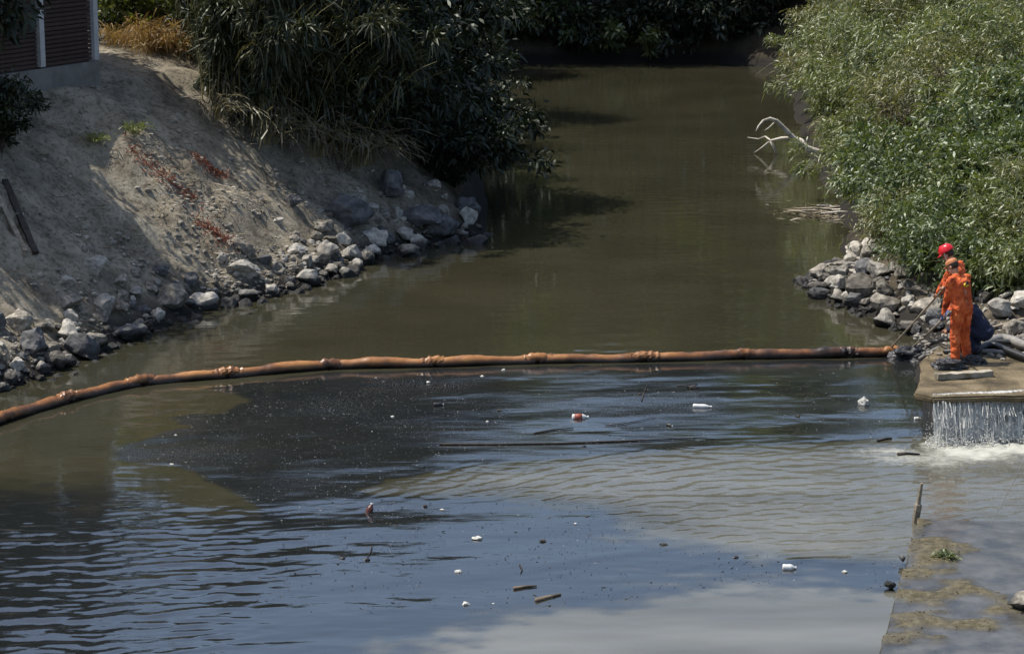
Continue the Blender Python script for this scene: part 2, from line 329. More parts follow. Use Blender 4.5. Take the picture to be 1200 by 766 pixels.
def gz(x, y):
    x = np.asarray(x, float); y = np.asarray(y, float)
    dl, df, dr = segd(x, y, LEFT), segd(x, y, FAR), segd(x, y, RIGHT); ins = inside(x, y, WPOLY)
    n1 = fbm(x*.35+3, y*.35, 3); n2 = fbm(x*1.4, y*1.4+9, 4)
    zl = 4.0*(1-np.exp(-(dl/3.6)**1.25)*1.0)*1.0
    zl = np.minimum(dl*.78, 4.05); zl = zl-.35*np.exp(-((dl-5.2)/.9)**2)+.10*smooth(4, 9, dl)
    zl = zl+(.17*fbm(x*2.6+40, y*2.6, 3)-.10*np.abs(vnoise(x*1.9+7, y*3.3+70)))*smooth(.2, .8, dl)*(1-smooth(4, 5.5, dl))+(n1*.28+n2*.17)*smooth(.0, 1.2, dl)*(1-smooth(4.8, 6, dl)*.75)
    zf = np.minimum(df*.8, 4+df*.05)+n1*.3
    zr = np.where(dr < 1.2, dr*.62, .744+(dr-1.2)*.38); zr = np.minimum(zr, 3.4+dr*.02)+(n1*.25+n2*.12)*smooth(0, 1, dr)
    near = (y < 39.5); zr = np.where(near & (x > 0), np.minimum(zr, .55+.06*dr), zr)
    k = np.stack([dl, df, dr]); i = np.argmin(k, 0); z = np.choose(i, [zl, zf, zr])
    d = k.min(0); rag = .9*fbm(x*.9+50, y*.6, 3)*((x > 5) & (y > 49)); z = z+rag*smooth(1.5, 0, d)*.5; return np.where(ins, -np.minimum(d*.6, .9)-.02, z+.01)
def axis(segs):
    out = []
    for a, b_, s in segs: out += list(np.arange(a, b_, s))
    return np.array(out+[segs[-1][1]])
gx = axis([(-420, -60, 30), (-60, -16, 2), (-16, 12.5, .13), (12.5, 60, 2), (60, 420, 30)]); gy = axis([(-60, 20, 5), (20, 33, .5), (33, 56, .14), (56, 96, .4), (96, 130, 3), (130, 700, 40)])
X, Y = np.meshgrid(gx, gy); Z = gz(X, Y)
def gridmesh(X, Y, Z):
    r, c = X.shape; idx = np.arange(r*c).reshape(r, c)
    F = np.stack([idx[:-1, :-1], idx[:-1, 1:], idx[1:, 1:], idx[1:, :-1]], -1).reshape(-1, 4)
    return np.stack([X, Y, Z], -1).reshape(-1, 3), F
def attr(me, name, vals):
    a = me.attributes.new(name, 'FLOAT', 'POINT'); a.data.foreach_set('value', np.ascontiguousarray(vals, dtype=np.float32).ravel())
V, F = gridmesh(X, Y, Z)
ground = npobj('ground', V, F, M['soil'], sm=True); tag(ground, kind='structure')
hum = np.where((X > 2) & (Y > 38), .85, 0)+np.where(Y > 60, .9, 0)
sd = ((X+.9)*.885-(Y-49.0)*.46)     # under the canes and trees of the sandy slope
hum = np.maximum(hum, smooth(-1.5, 1.5, (Y-52.0)+(X+3.5)*.2)*.85); hum = np.clip(hum+fbm(X*.8, Y*.8, 3)*.25*(hum > .05), 0, 1)
attr(ground.data, 'humus', hum)

# ================================================================== WATER
wx = axis([(-60, -10, 5), (-10, 9.5, .045), (9.5, 40, 4)]); wy = [-40, -10, 5, 15, 20]
y = 23.0
while y < 94: wy.append(y); y += .038 if y < 36 else .05 if y < 44 else .05+(y-44)*.012
wy = np.array(wy+[97]); X, Y = np.meshgrid(wx, wy)
def poly_px(pts): return [tuple(P(a, b)[:2]) for a, b in pts]
def sdist(X, Y, poly, n=.0):
    d = segd(X, Y, poly+[poly[0]]); return np.where(inside(X, Y, poly), d, -d)
OIL1 = poly_px([(1100, 415), (1000, 421), (870, 424), (750, 427), (630, 429), (510, 433), (385, 438), (300, 447), (240, 456), (278, 463), (300, 468), (262, 484), (178, 488), (222, 499), (165, 514), (128, 531), (150, 541), (215, 546), (250, 566), (300, 590), (330, 640), (420, 660), (520, 640), (520, 585), (440, 580), (425, 574), (450, 560), (560, 545), (700, 533), (850, 523), (1000, 517), (1100, 512)])
OIL2_SHADE = poly_px([(300, 600), (420, 580), (470, 579), (560, 579), (700, 592), (770, 625), (850, 641), (930, 651), (1060, 657), (1060, 692), (960, 688), (870, 684), (800, 692), (700, 706), (610, 716), (540, 730), (440, 775), (-100, 900), (-200, 700), (-120, 566), (0, 570), (130, 574), (190, 598), (250, 602)])  # lower oil film; its lower-left corner is shade on the water, put in as colour
jit = fbm(X*1.2, Y*.8, 4)*.5+fbm(X*2.6+9, Y*5, 5)*.75+fbm(X*.5+3, Y*2.1, 3)*.35
d1 = sdist(X, Y, OIL1)+.05+jit*.2; d2 = sdist(X, Y, OIL2_SHADE)+jit*.6
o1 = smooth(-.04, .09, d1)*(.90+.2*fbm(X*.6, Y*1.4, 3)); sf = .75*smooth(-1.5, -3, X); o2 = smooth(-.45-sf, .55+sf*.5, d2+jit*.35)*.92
TONG = poly_px([(425, 575), (560, 545), (700, 533), (850, 523), (1000, 517), (1090, 510), (1200, 505), (1300, 560), (1250, 640), (1060, 657), (930, 651), (850, 641), (770, 625), (700, 592), (560, 579), (440, 580)])
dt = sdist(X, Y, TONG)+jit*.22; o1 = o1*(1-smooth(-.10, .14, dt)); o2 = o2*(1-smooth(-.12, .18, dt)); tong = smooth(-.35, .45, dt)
silt = np.maximum(np.exp(-((X-7.2)/2.2)**2-((Y-32.2)/1.6)**2), np.maximum(smooth(-.3, .9, dt)*.75, smooth(.8, -.6, d2)*smooth(30.5, 28, Y)*smooth(-4.5, -1.5, X)*.9))*(.85+.5*fbm(X*.5, Y*1.8, 3))
# ripples: sums of short-crested wave trains, one family to each stretch of water
def packets(n, lam, ang, spread, seed, slope, box, size):
    "short wave packets, each a few crests long"
    r_ = np.random.default_rng(seed); h = np.zeros_like(X); xs_, ys_ = wx, wy
    for k in range(n):
        cx, cy = r_.uniform(box[0], box[1]), r_.uniform(box[2], box[3]); l = r_.uniform(*lam); a = (ang(cx, cy) if callable(ang) else ang)+r_.normal()*spread; q = 2*math.pi/l; sx_ = size*r_.uniform(.5, 1.6); sy_ = l*r_.uniform(.5, 1.3)
        i0, i1 = np.searchsorted(xs_, [cx-2.5*sx_, cx+2.5*sx_]); j0, j1 = np.searchsorted(ys_, [cy-2.5*sx_, cy+2.5*sx_])
        if i1 <= i0 or j1 <= j0: continue
        dx_ = X[j0:j1, i0:i1]-cx; dy_ = Y[j0:j1, i0:i1]-cy; u = dx_*math.cos(a)+dy_*math.sin(a); v_ = -dx_*math.sin(a)+dy_*math.cos(a)
        h[j0:j1, i0:i1] += r_.uniform(.3, 1.35)*np.exp(-(v_/sx_)**2-(u/sy_)**2)*np.cos(q*u+r_.uniform(0, 6.28)+.6*np.sin(v_*2.1/sx_))*slope/q
    return h
def waves(n, lam, ang, spread, seed, slope):
    r_ = np.random.default_rng(seed); h = np.zeros_like(X)
    for k in range(n):
        l = r_.uniform(*lam); a = ang+r_.normal()*spread; q = 2*math.pi/l
        h += np.sin(q*(X*math.cos(a)+Y*math.sin(a))+r_.uniform(0, 6.28))*slope/q
    return h/math.sqrt(n)*1.41
rip = smooth(31.3, 27.8, Y-fbm(X*.5, Y*.5, 2)*1.6)*smooth(-.2, -4.2, X+(30-Y)*.15+fbm(X*.7, Y*.7, 2))
cal = .25+.75*smooth(.1, .6, vnoise(X*.5+5, Y*.5)+.5)
hA = (packets(5200, (.12, .32), lambda a, b_: R(90)+(a+4)*.05, .22, 3, .062, (-9, 1, 23, 33.5), .17)+packets(500, (.30, .6), lambda a, b_: R(90)+(a+4)*.05, .16, 13, .06, (-9, 1, 23, 33.5), .32))*rip*cal
hB = packets(5200, (.12, .40), lambda a, b_: R(98)+R(40)*float(smooth(3.5, -2, a)), .26, 4, .066, (-3, 9, 26, 35.5), .26)*tong*(.4+.6*cal)
hC = waves(10, (.8, 1.8), R(98), .18, 5, .013)*np.maximum(o1, o2*.6)
hD = waves(18, (.25, .8), R(80), .9, 6, .006)+packets(900, (.2, .6), R(92), .3, 16, .012, (-6, 6, 23, 40), .4)
fallx = P(1150, 522); rough = np.exp(-((X-7.4)/1.5)**2-((Y-32.9)/.9)**2)
hE = waves(24, (.15, .4), R(20), 1.5, 8, .25)*rough
Zw = np.where((Y > 22.5) & (Y < 95) & (abs(X) < 10), hA+hB+hC+hD+hE, 0)
V, F = gridmesh(X, Y, Zw)
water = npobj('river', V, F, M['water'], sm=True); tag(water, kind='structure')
oil = np.maximum(o1, o2); attr(water.data, 'oil', oil); attr(water.data, 'silt', np.clip(silt, 0, 1))  # oil mask also carries the painted shade of the lower-left water
attr(water.data, 'scum', np.clip(o1*(.55+fbm(X*.7, Y*.7, 3))*smooth(29.6, 32.2, Y+fbm(X, Y, 2)*.8), 0, 1)+.35*o2*smooth(-4.5, -3, X)*smooth(28, 29.5, Y))
foam = .34*np.exp(-((X-6.9)/1.7)**2-((Y-32.7)/.75)**2)+.16*np.exp(-((X-5.6)/1.3)**2-((Y-32.4)/.7)**2)+np.exp(-((Y-33.35-.25*(X-7))/.5)**2)*smooth(5.9, 6.7, X)*1.0+np.exp(-((X-7.9)/1.1)**2-((Y-30.9)/.45)**2)*.30+np.exp(-((X-5.8)/.8)**2-((Y-33.1)/.5)**2)*.2
attr(water.data, 'chop', np.clip(np.maximum(np.maximum(tong*(.35+.65*cal), rip*.35*cal), .06), 0, 1))
attr(water.data, 'foam', np.clip(foam*.78*(1+1.1*fbm(X*1.6, Y*4.0, 4)), 0, 1))

# ================================================================== ROCKS
def rockmesh(seed, mat, sub=3, rough=.17, cuts=10):
    r_ = random.Random(seed); bm = bmesh.new(); bmesh.ops.create_icosphere(bm, subdivisions=sub, radius=1)
    pl = [(Vector((r_.gauss(0, 1), r_.gauss(0, 1), r_.gauss(0, 1))).normalized(), r_.uniform(.45, .85)) for _ in range(cuts)]
    off = Vector((seed*3.1, seed*1.7, 0))
    for v in bm.verts:
        p = v.co.copy()
        for n_, d_ in pl:
            e = p.dot(n_)-d_
            if e > 0: p -= n_*e*.93
        f = 1+mnoise.fractal(p*1.7+off, 1.0, 2.0, 4)*rough*1.3+mnoise.noise(p*6+off)*rough*.35
        v.co = p*f
    me = bpy.data.meshes.new('rock'); bm.to_mesh(me); bm.free(); me.materials.append(mat); return me
RK = {k: [rockmesh(20+i*7+j*101, M[k]) for i in range(5)] for j, k in enumerate(('rock', 'rock_pale', 'rock_dark'))}
ZP_ = .69; RSPOT = []; ANCH = []
def rlabel(x, y, r, k, what):
    a = min(ANCH, key=lambda q: math.hypot(q[0]-x, q[1]-y))[2]; ws_ = a.split(); a = ' '.join(ws_[:next(i_ for i_, q in enumerate(ws_) if q in ('rock', 'boulder', 'chunk'))+1])
    return '%s %s %s next to the %s' % ('small' if r < .14 else 'medium sized' if r < .21 else 'large', {'rock': 'grey', 'rock_pale': 'pale', 'rock_dark': 'dark'}[k], what, a)
def rock(x, y, r, kind='rock', label=None, group=None, sz=(1, .8, .68), sink=.35, z=None, name='rock'):
    o = bpy.data.objects.new(name, random.choice(RK[kind])); link(o)
    s = [r*sz[0]*random.uniform(.85, 1.15), r*sz[1]*random.uniform(.85, 1.15), r*sz[2]*random.uniform(.85, 1.15)]
    o.scale = s; g = float(gz(x, y)) if z is None else z
    o.location = (x, y, max(g, -.12)+s[2]*(.75-sink)); o.rotation_euler = (random.uniform(-.25, .25), random.uniform(-.25, .25), random.uniform(0, 6.28))
    RSPOT.append((x, y, r)); tag(o, label, 'rock', group); return o
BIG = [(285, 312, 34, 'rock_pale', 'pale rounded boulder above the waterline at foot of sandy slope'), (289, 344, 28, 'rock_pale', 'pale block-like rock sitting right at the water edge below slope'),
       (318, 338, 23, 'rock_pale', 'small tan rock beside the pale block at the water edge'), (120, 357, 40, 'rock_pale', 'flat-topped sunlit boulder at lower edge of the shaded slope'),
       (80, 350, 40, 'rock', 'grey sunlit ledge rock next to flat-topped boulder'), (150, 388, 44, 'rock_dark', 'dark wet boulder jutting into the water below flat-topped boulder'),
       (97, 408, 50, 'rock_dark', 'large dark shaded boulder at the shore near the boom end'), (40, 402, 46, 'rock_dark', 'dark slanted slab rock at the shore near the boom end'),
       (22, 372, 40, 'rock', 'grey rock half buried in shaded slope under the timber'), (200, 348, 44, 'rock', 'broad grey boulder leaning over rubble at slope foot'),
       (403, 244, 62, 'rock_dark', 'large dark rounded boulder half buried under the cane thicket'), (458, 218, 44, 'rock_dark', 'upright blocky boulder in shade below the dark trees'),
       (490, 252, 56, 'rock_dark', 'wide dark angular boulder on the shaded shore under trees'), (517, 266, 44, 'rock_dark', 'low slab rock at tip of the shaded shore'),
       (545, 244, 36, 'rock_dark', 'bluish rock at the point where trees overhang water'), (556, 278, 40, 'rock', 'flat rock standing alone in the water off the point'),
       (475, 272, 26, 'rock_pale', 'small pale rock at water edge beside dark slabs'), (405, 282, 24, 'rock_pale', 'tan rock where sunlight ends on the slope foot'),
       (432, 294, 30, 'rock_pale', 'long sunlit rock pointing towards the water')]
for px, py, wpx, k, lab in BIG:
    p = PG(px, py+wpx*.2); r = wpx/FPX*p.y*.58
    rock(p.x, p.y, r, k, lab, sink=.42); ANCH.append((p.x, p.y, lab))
def along(poly, t):
    seg = [math.dist(a, b_) for a, b_ in zip(poly[:-1], poly[1:])]; L_ = sum(seg)*t
    for (a, b_), s in zip(zip(poly[:-1], poly[1:]), seg):
        if L_ <= s: u = L_/s; return (a[0]+(b_[0]-a[0])*u, a[1]+(b_[1]-a[1])*u, (b_[0]-a[0])/s, (b_[1]-a[1])/s)
        L_ -= s
    return (*poly[-1], 0, 1)
shore = LEFT[3:14]
n = 0; tries = 0
while n < 250 and tries < 6000:
    tries += 1; x, y, dx, dy = along(shore, random.random()); d = random.choice((abs(random.gauss(.0, .6))-.15, random.uniform(-.3, .12))); x -= dy*d; y += dx*d
    r = random.choice((.08, .11, .14, .18, .22, .28, .36)); r *= 1-.2*min(1, d)
    if any(math.hypot(x-a, y-b_) < (r+c_)*.55 for a, b_, c_ in RSPOT): continue
    k = random.choices(('rock', 'rock_pale', 'rock_dark'), (5, 4, 2))[0]
    lab = rlabel(x, y, r, k, 'rubble rock')
    rock(x, y, r, k, lab, 'rubble rocks edging the sandy slope', sz=(1.05, .8, .78), sink=.5); n += 1
# spit of rubble in front of the green shrubs
SP = [(1030, 316, 34, 'rock_pale', 'large tan smooth boulder on top of the rock spit'), (1062, 312, 30, 'rock', 'brownish boulder beside grass at the top of rock spit'), (955, 322, 26, 'rock_pale', 'upright white rock at the tip of the rock spit'),
      (985, 332, 28, 'rock_pale', 'pale yellowish rock low on the spit tip'), (985, 318, 24, 'rock_pale', 'whitish jagged rock behind the tip of the spit'), (1035, 358, 40, 'rock', 'wide pitted grey rock at waterline of the rock spit'),
      (1000, 352, 26, 'rock_dark', 'dark wet rock at waterline of the rock spit'), (1035, 340, 34, 'rock', 'grey lumpy rock in the middle of the rock spit'), (960, 343, 26, 'rock_dark', 'dark low rock at the very tip of the spit'),
      (1085, 360, 36, 'rock', 'brown rock behind the workers beside the water'), (1065, 333, 24, 'rock', 'small grey rock below the grass on rock spit'), (1022, 292, 18, 'rock_pale', 'white chunk half hidden in shrub leaves above the spit')]
RSPOT.clear(); ANCH.clear()
for px, py, wpx, k, lab in SP:
    p = PG(px, py+wpx*.25); rock(p.x, p.y, wpx/FPX*p.y*.60, k, lab, sink=.25); ANCH.append((p.x, p.y, lab))
spit = [(6.9, 47.6), (6.3, 46.4), (6.0, 45.2), (6.25, 44.2), (6.7, 43.1), (7.15, 41.9), (7.4, 40.7)]
n = 0; tries = 0
while n < 95 and tries < 5000:
    tries += 1; x, y, dx, dy = along(spit, random.random()); d = random.choice((abs(random.gauss(0, .55)), random.uniform(-.25, .0))); x -= dy*d; y += dx*d
    r = random.choice((.10, .14, .18, .22, .28, .34))
    if any(math.hypot(x-a, y-b_) < (r+c_)*.6 for a, b_, c_ in RSPOT): continue
    k = random.choices(('rock', 'rock_pale', 'rock_dark'), (4, 6, 1))[0]
    lab = rlabel(x, y, r, k, 'spit rock')
    rock(x, y, r, k, lab, 'rocks of the rubble spit'); n += 1
# small stones and dry litter too many to count
def scatter_stones(name, pts, rmin, rmax, mat):
    ico = bmesh.new(); bmesh.ops.create_icosphere(ico, subdivisions=1, radius=1); bv = np.array([v.co[:] for v in ico.verts]); bf = np.array([[v.index for v in f.verts] for f in ico.faces]); ico.free()
    n = len(pts); r_ = rng.uniform(0, 1, n)**3.5*(rmax-rmin)+rmin
    S = r_[:, None, None]*rng.uniform(.55, 1.25, (n, 1, 3))*bv[None]*rng.uniform(.75, 1.2, (n, len(bv), 1))
    a = rng.uniform(0, 6.28, n); ca, sa = np.cos(a)[:, None], np.sin(a)[:, None]
    S = np.stack([S[..., 0]*ca-S[..., 1]*sa, S[..., 0]*sa+S[..., 1]*ca, S[..., 2]*.7], -1)+pts[:, None, :]
    return npobj(name, S.reshape(-1, 3), (bf[None]+(np.arange(n)*len(bv))[:, None, None]).reshape(-1, 3), mat)
def bandpts(poly, n, mu, sg, lo=-.05):
    out = []
    while len(out) < n:
        x, y, dx, dy = along(poly, random.random()); d = random.gauss(mu, sg)
        if d < lo: continue
        out.append((x-dy*d, y+dx*d))
    a = np.array(out); kp = fbm(a[:, 0]*1.1+5, a[:, 1]*1.1, 3)+rng.normal(0, .12, len(a)) > .0; a = a[kp]; return np.column_stack([a, gz(a[:, 0], a[:, 1])+.01])
tag(scatter_stones('slope_gravel', np.vstack([bandpts(shore, 4200, .35, .9), bandpts(shore, 1800, 2.2, 1.3)]), .015, .085, M['rock']), 'loose small stones scattered over the sandy slope', 'gravel', kind='stuff')
lp = np.column_stack([rng.uniform(6.7, 9.5, 420), rng.uniform(36.0, 37.9, 420), np.full(420, ZP_+.01)])
tag(scatter_stones('ledge_gravel', lp, .015, .09, M['rock']), 'loose rubble lying on the weir ledge round the workers', 'gravel', kind='stuff')
pr = np.vstack([bandpts(spit, 500, .4, .7), bandpts([(7.6, 41), (8.6, 38.6), (7.3, 37)], 500, 0, .9, -3)])
tag(scatter_stones('spit_gravel', pr, .02, .09, M['rock_pale']), 'loose small stones between the boulders of the spit', 'gravel', kind='stuff')
# ================================================================== FOLIAGE
def unit(a): return a/np.maximum(np.linalg.norm(a, axis=-1, keepdims=True), 1e-9)
def blades(base, d, L_, W_, droop):
    "bent tapering leaves, five vertices each"
    n = len(base); d = unit(d); s = unit(np.cross(d, unit(rng.normal(size=(n, 3))+np.array([0, 0, .8])))); dn = np.array([0, 0, -1.0])
    L_ = np.broadcast_to(L_, n)[:, None]; W_ = np.broadcast_to(W_, n)[:, None]; q = np.broadcast_to(droop, n)[:, None]
    mid = base+d*L_*.5+dn*L_*q*.14; tip = base+d*L_*(.98-.2*q)+dn*L_*q*.55
    V = np.stack([base+s*W_*.25, base-s*W_*.25, mid+s*W_*.5, mid-s*W_*.5, tip], 1).reshape(-1, 3)
    F = (np.array([[0, 1, 3], [0, 3, 2], [2, 3, 4]])[None]+(np.arange(n)*5)[:, None, None]).reshape(-1, 3)
    return V, F
def stemcurves(base, n, h, spread, lean=(0, 0), hv=.3, arch=.35, br=.25, k=9):
    a = rng.uniform(0, 6.28, n); rr = np.sqrt(rng.uniform(0, 1, n)); hh = h*(1-hv*rng.uniform(0, 1, n)**1.0)
    b0 = np.stack([np.cos(a)*rr*br*spread, np.sin(a)*rr*br*spread, np.zeros(n)], -1)
    out = np.stack([np.cos(a)*rr*spread+lean[0], np.sin(a)*rr*spread+lean[1]], -1)
    t = np.linspace(0, 1, k)[None, :, None]
    xy = b0[:, None, :2]+out[:, None]*t**1.6
    z = hh[:, None, None]*(t-arch*(rr[:, None, None]*.7+.3)*t**3)
    C = np.concatenate([xy, z], -1); C[..., :2] += (rng.normal(size=(n, 1, 2))*.12*spread*t**2)
    return C+np.array(base)
def curve_pts(C, n, t0=.2, t1=1.0, bias=1.0):
    i = rng.integers(0, len(C), n); t = t0+(t1-t0)*rng.uniform(0, 1, n)**bias; k = C.shape[1]-1
    f = t*k; j = np.minimum(f.astype(int), k-1); u = (f-j)[:, None]
    p = C[i, j]*(1-u)+C[i, j+1]*u; return p, unit(C[i, j+1]-C[i, j]), t
def stemmesh(C, r0, n=4):
    mb_v = []; k = C.shape[1]
    d = np.gradient(C, axis=1); d = unit(d); a = unit(np.cross(d, np.array([.3, .9, .1]))); b_ = np.cross(d, a)
    rad = r0*(1-.8*np.linspace(0, 1, k))[None, :, None]
    rings = np.stack([C+a*math.cos(6.2832*q/n)*rad+b_*math.sin(6.2832*q/n)*rad for q in range(n)], 2)
    V = rings.reshape(-1, 3); idx = np.arange(len(V)).reshape(len(C), k, n); nx = np.roll(idx, -1, 2)
    F = np.stack([idx[:, :-1], nx[:, :-1], nx[:, 1:], idx[:, 1:]], -1).reshape(-1, 4); return V, F
def shrub(name, loc, h, spread, ns, nl, ll, lw, mleaf, mstem, label, cat, group=None, lean=(0, 0), t0=.15, arch=.35, droop=.6, out=.9, fuzz=.10, r0=.012, hv=.4, br=.25, bias=.8):
    "many stemmed bush or reed clump: stems, foliage"
    e = empty(name, loc); C = stemcurves((0, 0, 0), ns, h, spread, lean, hv, arch, br)
    V, F = stemmesh(C, r0); npobj('stems', V, F, mstem, e)
    if nl > 2500:
        nc = max(60, nl//34); pc, tc, _ = curve_pts(C, nc, t0, 1.0, bias); pc = pc+rng.normal(size=pc.shape)*fuzz*1.6; wgt = rng.uniform(.03, 1, nc)**2.6; i_ = rng.choice(nc, nl, p=wgt/wgt.sum())
        p = pc[i_]+rng.normal(size=(nl, 3))*np.array([1, 1, .75])*fuzz*.85; tg = unit(tc[i_]*.6+unit(p-pc[i_])*.7)
    else:
        p, tg, t = curve_pts(C, nl, t0, 1.0, bias); p = p+rng.normal(size=p.shape)*fuzz
    d = tg*.7+rng.normal(size=p.shape)*out*.6+np.array([0, 0, .1]); L_ = ll*rng.uniform(.55, 1.25, nl)
    V, F = blades(p, d, L_, lw*rng.uniform(.7, 1.3, nl), droop*rng.uniform(.3, 1.4, nl)); npobj('foliage', V, F, mleaf, e)
    tag(e, label, cat, group); return e
def tree(name, loc, h, spread, nlimb, nl, leaf, mleaf, label, group=None, lean=(0, 0), low=.12, clump=.8, droop=.5, r0=.16, tgap=.7):
    e = empty(name, loc); mb = MB(); la = Vector((lean[0], lean[1], 0)); cl = []
    tp = [Vector((0, 0, -.2))]; k = 8
    for i in range(1, k+1):
        u = i/k; tp.append(la*u**1.5+Vector((random.gauss(0, .12)*u, random.gauss(0, .12)*u, h*.9*u)))
    mb.tube(tp, [r0*(1-.85*i/k) for i in range(k+1)], 8)
    for j in range(nlimb):
        u = low+(1-low)*(j+.5)/nlimb; f = u*k; i = min(int(f), k-1); b_ = tp[i].lerp(tp[i+1], f-i); a = j*2.4+random.uniform(-.4, .4)
        Ln = spread*(1.05-.62*abs(u-.38)**1.1*1.6)*random.uniform(.75, 1.15); Ln = max(Ln, .5)
        dv = Vector((math.cos(a), math.sin(a), random.uniform(.05, .55)-.35*(1-u)))
        pts = [b_+dv*Ln*q+Vector((0, 0, -.18*Ln*q*q*(1-u)+random.gauss(0, .04)*Ln)) for q in (0, .3, .55, .8, 1)]
        rl = r0*.42*(1-.6*u); mb.tube(pts, [rl, rl*.8, rl*.6, rl*.4, rl*.2], 5)
        for q in (1, 2, 3, 4, 4):
            c = pts[q]+Vector((random.gauss(0, 1), random.gauss(0, 1), random.gauss(0, .7)))*.32*clump
            mb.tube([pts[q-1], c], [rl*.3, rl*.1], 4, False); cl.append((c, clump*random.uniform(.6, 1.2)))
    for q in range(3): cl.append((tp[-1]+Vector((random.gauss(0, .4), random.gauss(0, .4), random.gauss(0, .3))), clump))
    mb.obj('trunk', M['bark'], e, True)
    c = np.array([x[0][:] for x in cl]); rad = np.array([x[1] for x in cl]); i = rng.integers(0, len(cl), nl)
    dirs = unit(rng.normal(size=(nl, 3))); rr = rng.uniform(0, 1, nl)**.55
    p = c[i]+dirs*(rad[i]*rr)[:, None]*np.array([1.05, 1.05, tgap]); d = dirs*.8+rng.normal(size=(nl, 3))*.6+np.array([0, 0, -.25])
    V, F = blades(p, d, leaf[0]*rng.uniform(.6, 1.3, nl), leaf[1]*rng.uniform(.7, 1.3, nl), droop*rng.uniform(.2, 1.3, nl)); npobj('crown', V, F, mleaf, e)
    tag(e, label, 'tree', group); return e
def G(x, y): return Vector((x, y, float(gz(x, y))))
# --- canes on top of the sandy slope, over the rocks
canes = [((258, 118), 4.2, 1.1, 44, 4000, 'cane', 'tall giant cane clump with pale drooping blades beside the slatted fence'), ((300, 150), 4.3, 1.2, 46, 4200, 'cane', 'giant cane clump with dead blades hanging over bare slope'),
         ((352, 160), 4.2, 1.2, 44, 4000, 'cane', 'giant cane clump overhanging the big half buried boulder'), ((405, 180), 3.5, 1.2, 42, 3800, 'cane', 'giant cane clump next to the dark trees by the water'), ((232, 70), 4.4, 1.0, 34, 3200, 'cane', 'giant cane clump standing behind the others near the orange dry grass')]
for (px, py), h, sp, ns, nl, mk, lab in canes:
    p = PG(px, py); shrub('giant_cane', p, h, sp, ns, nl, .55, .045, M[mk], M['stalk'], lab, 'cane', 'cane clumps above the sandy slope', lean=(.6, -.5), t0=.10, arch=.22, droop=1.0, out=.9, fuzz=.06, r0=.017, br=.45, bias=.9)
for i, (px, py, h, lab) in enumerate([(312, 172, 1.6, 'dry bleached cane leaves drooping over the top of the slope'), (370, 185, 1.7, 'dry brown brushwood hanging above the half buried boulder'), (252, 140, 1.3, 'dry yellowed cane leaves at the edge of the bare slope'), (420, 195, 1.5, 'dry brushwood in front of the upright blocky boulder')]):
    p = PG(px, py); shrub('dry_cane', p, h*random.uniform(.7, 1.1), 1.0, 26, 170, .38, .03, M['drycane'], M['stalk'], lab, 'dry cane', 'dry canes hanging at the slope top', lean=(.5, -.7), t0=.25, arch=.8, droop=1.3, r0=.010, fuzz=.07)
for i, (px, py, lab) in enumerate([(268, 128, 'bare twiggy brushwood trailing down the slope beside the canes'), (318, 158, 'tangle of bare roots hanging below the cane clumps'), (372, 172, 'bare brown brushwood over the big half buried boulder'), (432, 190, 'dead twigs sagging beside the upright blocky boulder')]):
    p = PG(px, py); mb = MB()
    for k in range(26):
        a = random.uniform(-1.9, .5); L_ = random.uniform(.5, 1.7); q = Vector((random.uniform(-.3, .3), random.uniform(-.2, .2), random.uniform(.2, .9))); d = Vector((math.cos(a), math.sin(a), random.uniform(-.1, .6)))*L_; ps = []
        for u in (0, .25, .5, .75, 1): w_ = q+d*u+Vector((random.gauss(0, .03), random.gauss(0, .03), -.55*L_*u*u)); w_.z = max(w_.z, float(gz(p.x+w_.x, p.y+w_.y))-p.z+.015); ps.append(w_)
        mb.tube([Vector((q.x*.5, q.y*.5, -.05))]+ps, [.016, .015, .013, .011, .008, .004], 4)
    o = mb.obj('brushwood', M['twig']); o.location = p; tag(o, lab, 'brushwood', 'brushwood hanging below the canes')
# --- dark trees along the shaded shore
lt = [(-3.9, 53.4, 4.0, 1.9), (-2.6, 57.0, 4.6, 2.0), (-5.0, 56.6, 4.6, 2.2), (-4.6, 61.5, 4.4, 2.0), (-5.2, 67.0, 5.0, 2.2), (-4.3, 74.6, 8.6, 2.6), (-4.0, 88.0, 7.5, 2.6), (-7.8, 57.0, 4.6, 2.4), (-8.0, 66.0, 6.0, 2.8)]
ll_ = ['dark dense tree rising right behind the cane clumps', 'dark tree at the rocky point with crown hanging over the water', 'tall dark tree behind the cane thicket on the shaded bank', 'dark tree past the rocky point leaning over the river', 'dark tree half way along the shaded bank', 'dark tree on the shaded bank before the river bend', 'dark tree on the shaded bank next to the river bend', 'dark tree set back from the water behind the slope top', 'tall dark tree set back in the wood behind the canes']
for (x, y, h, s), lab in zip(lt, ll_):
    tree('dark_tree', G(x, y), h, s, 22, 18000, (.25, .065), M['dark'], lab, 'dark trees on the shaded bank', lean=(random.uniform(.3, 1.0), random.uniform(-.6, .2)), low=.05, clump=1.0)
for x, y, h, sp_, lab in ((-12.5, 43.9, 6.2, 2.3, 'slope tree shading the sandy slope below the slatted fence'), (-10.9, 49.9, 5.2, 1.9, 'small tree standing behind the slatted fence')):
    tree('slope_tree', G(x, y), h, sp_, 22, 20000, (.22, .11), M['dark'], lab, low=.3 if y < 45 else .55, clump=1.0)
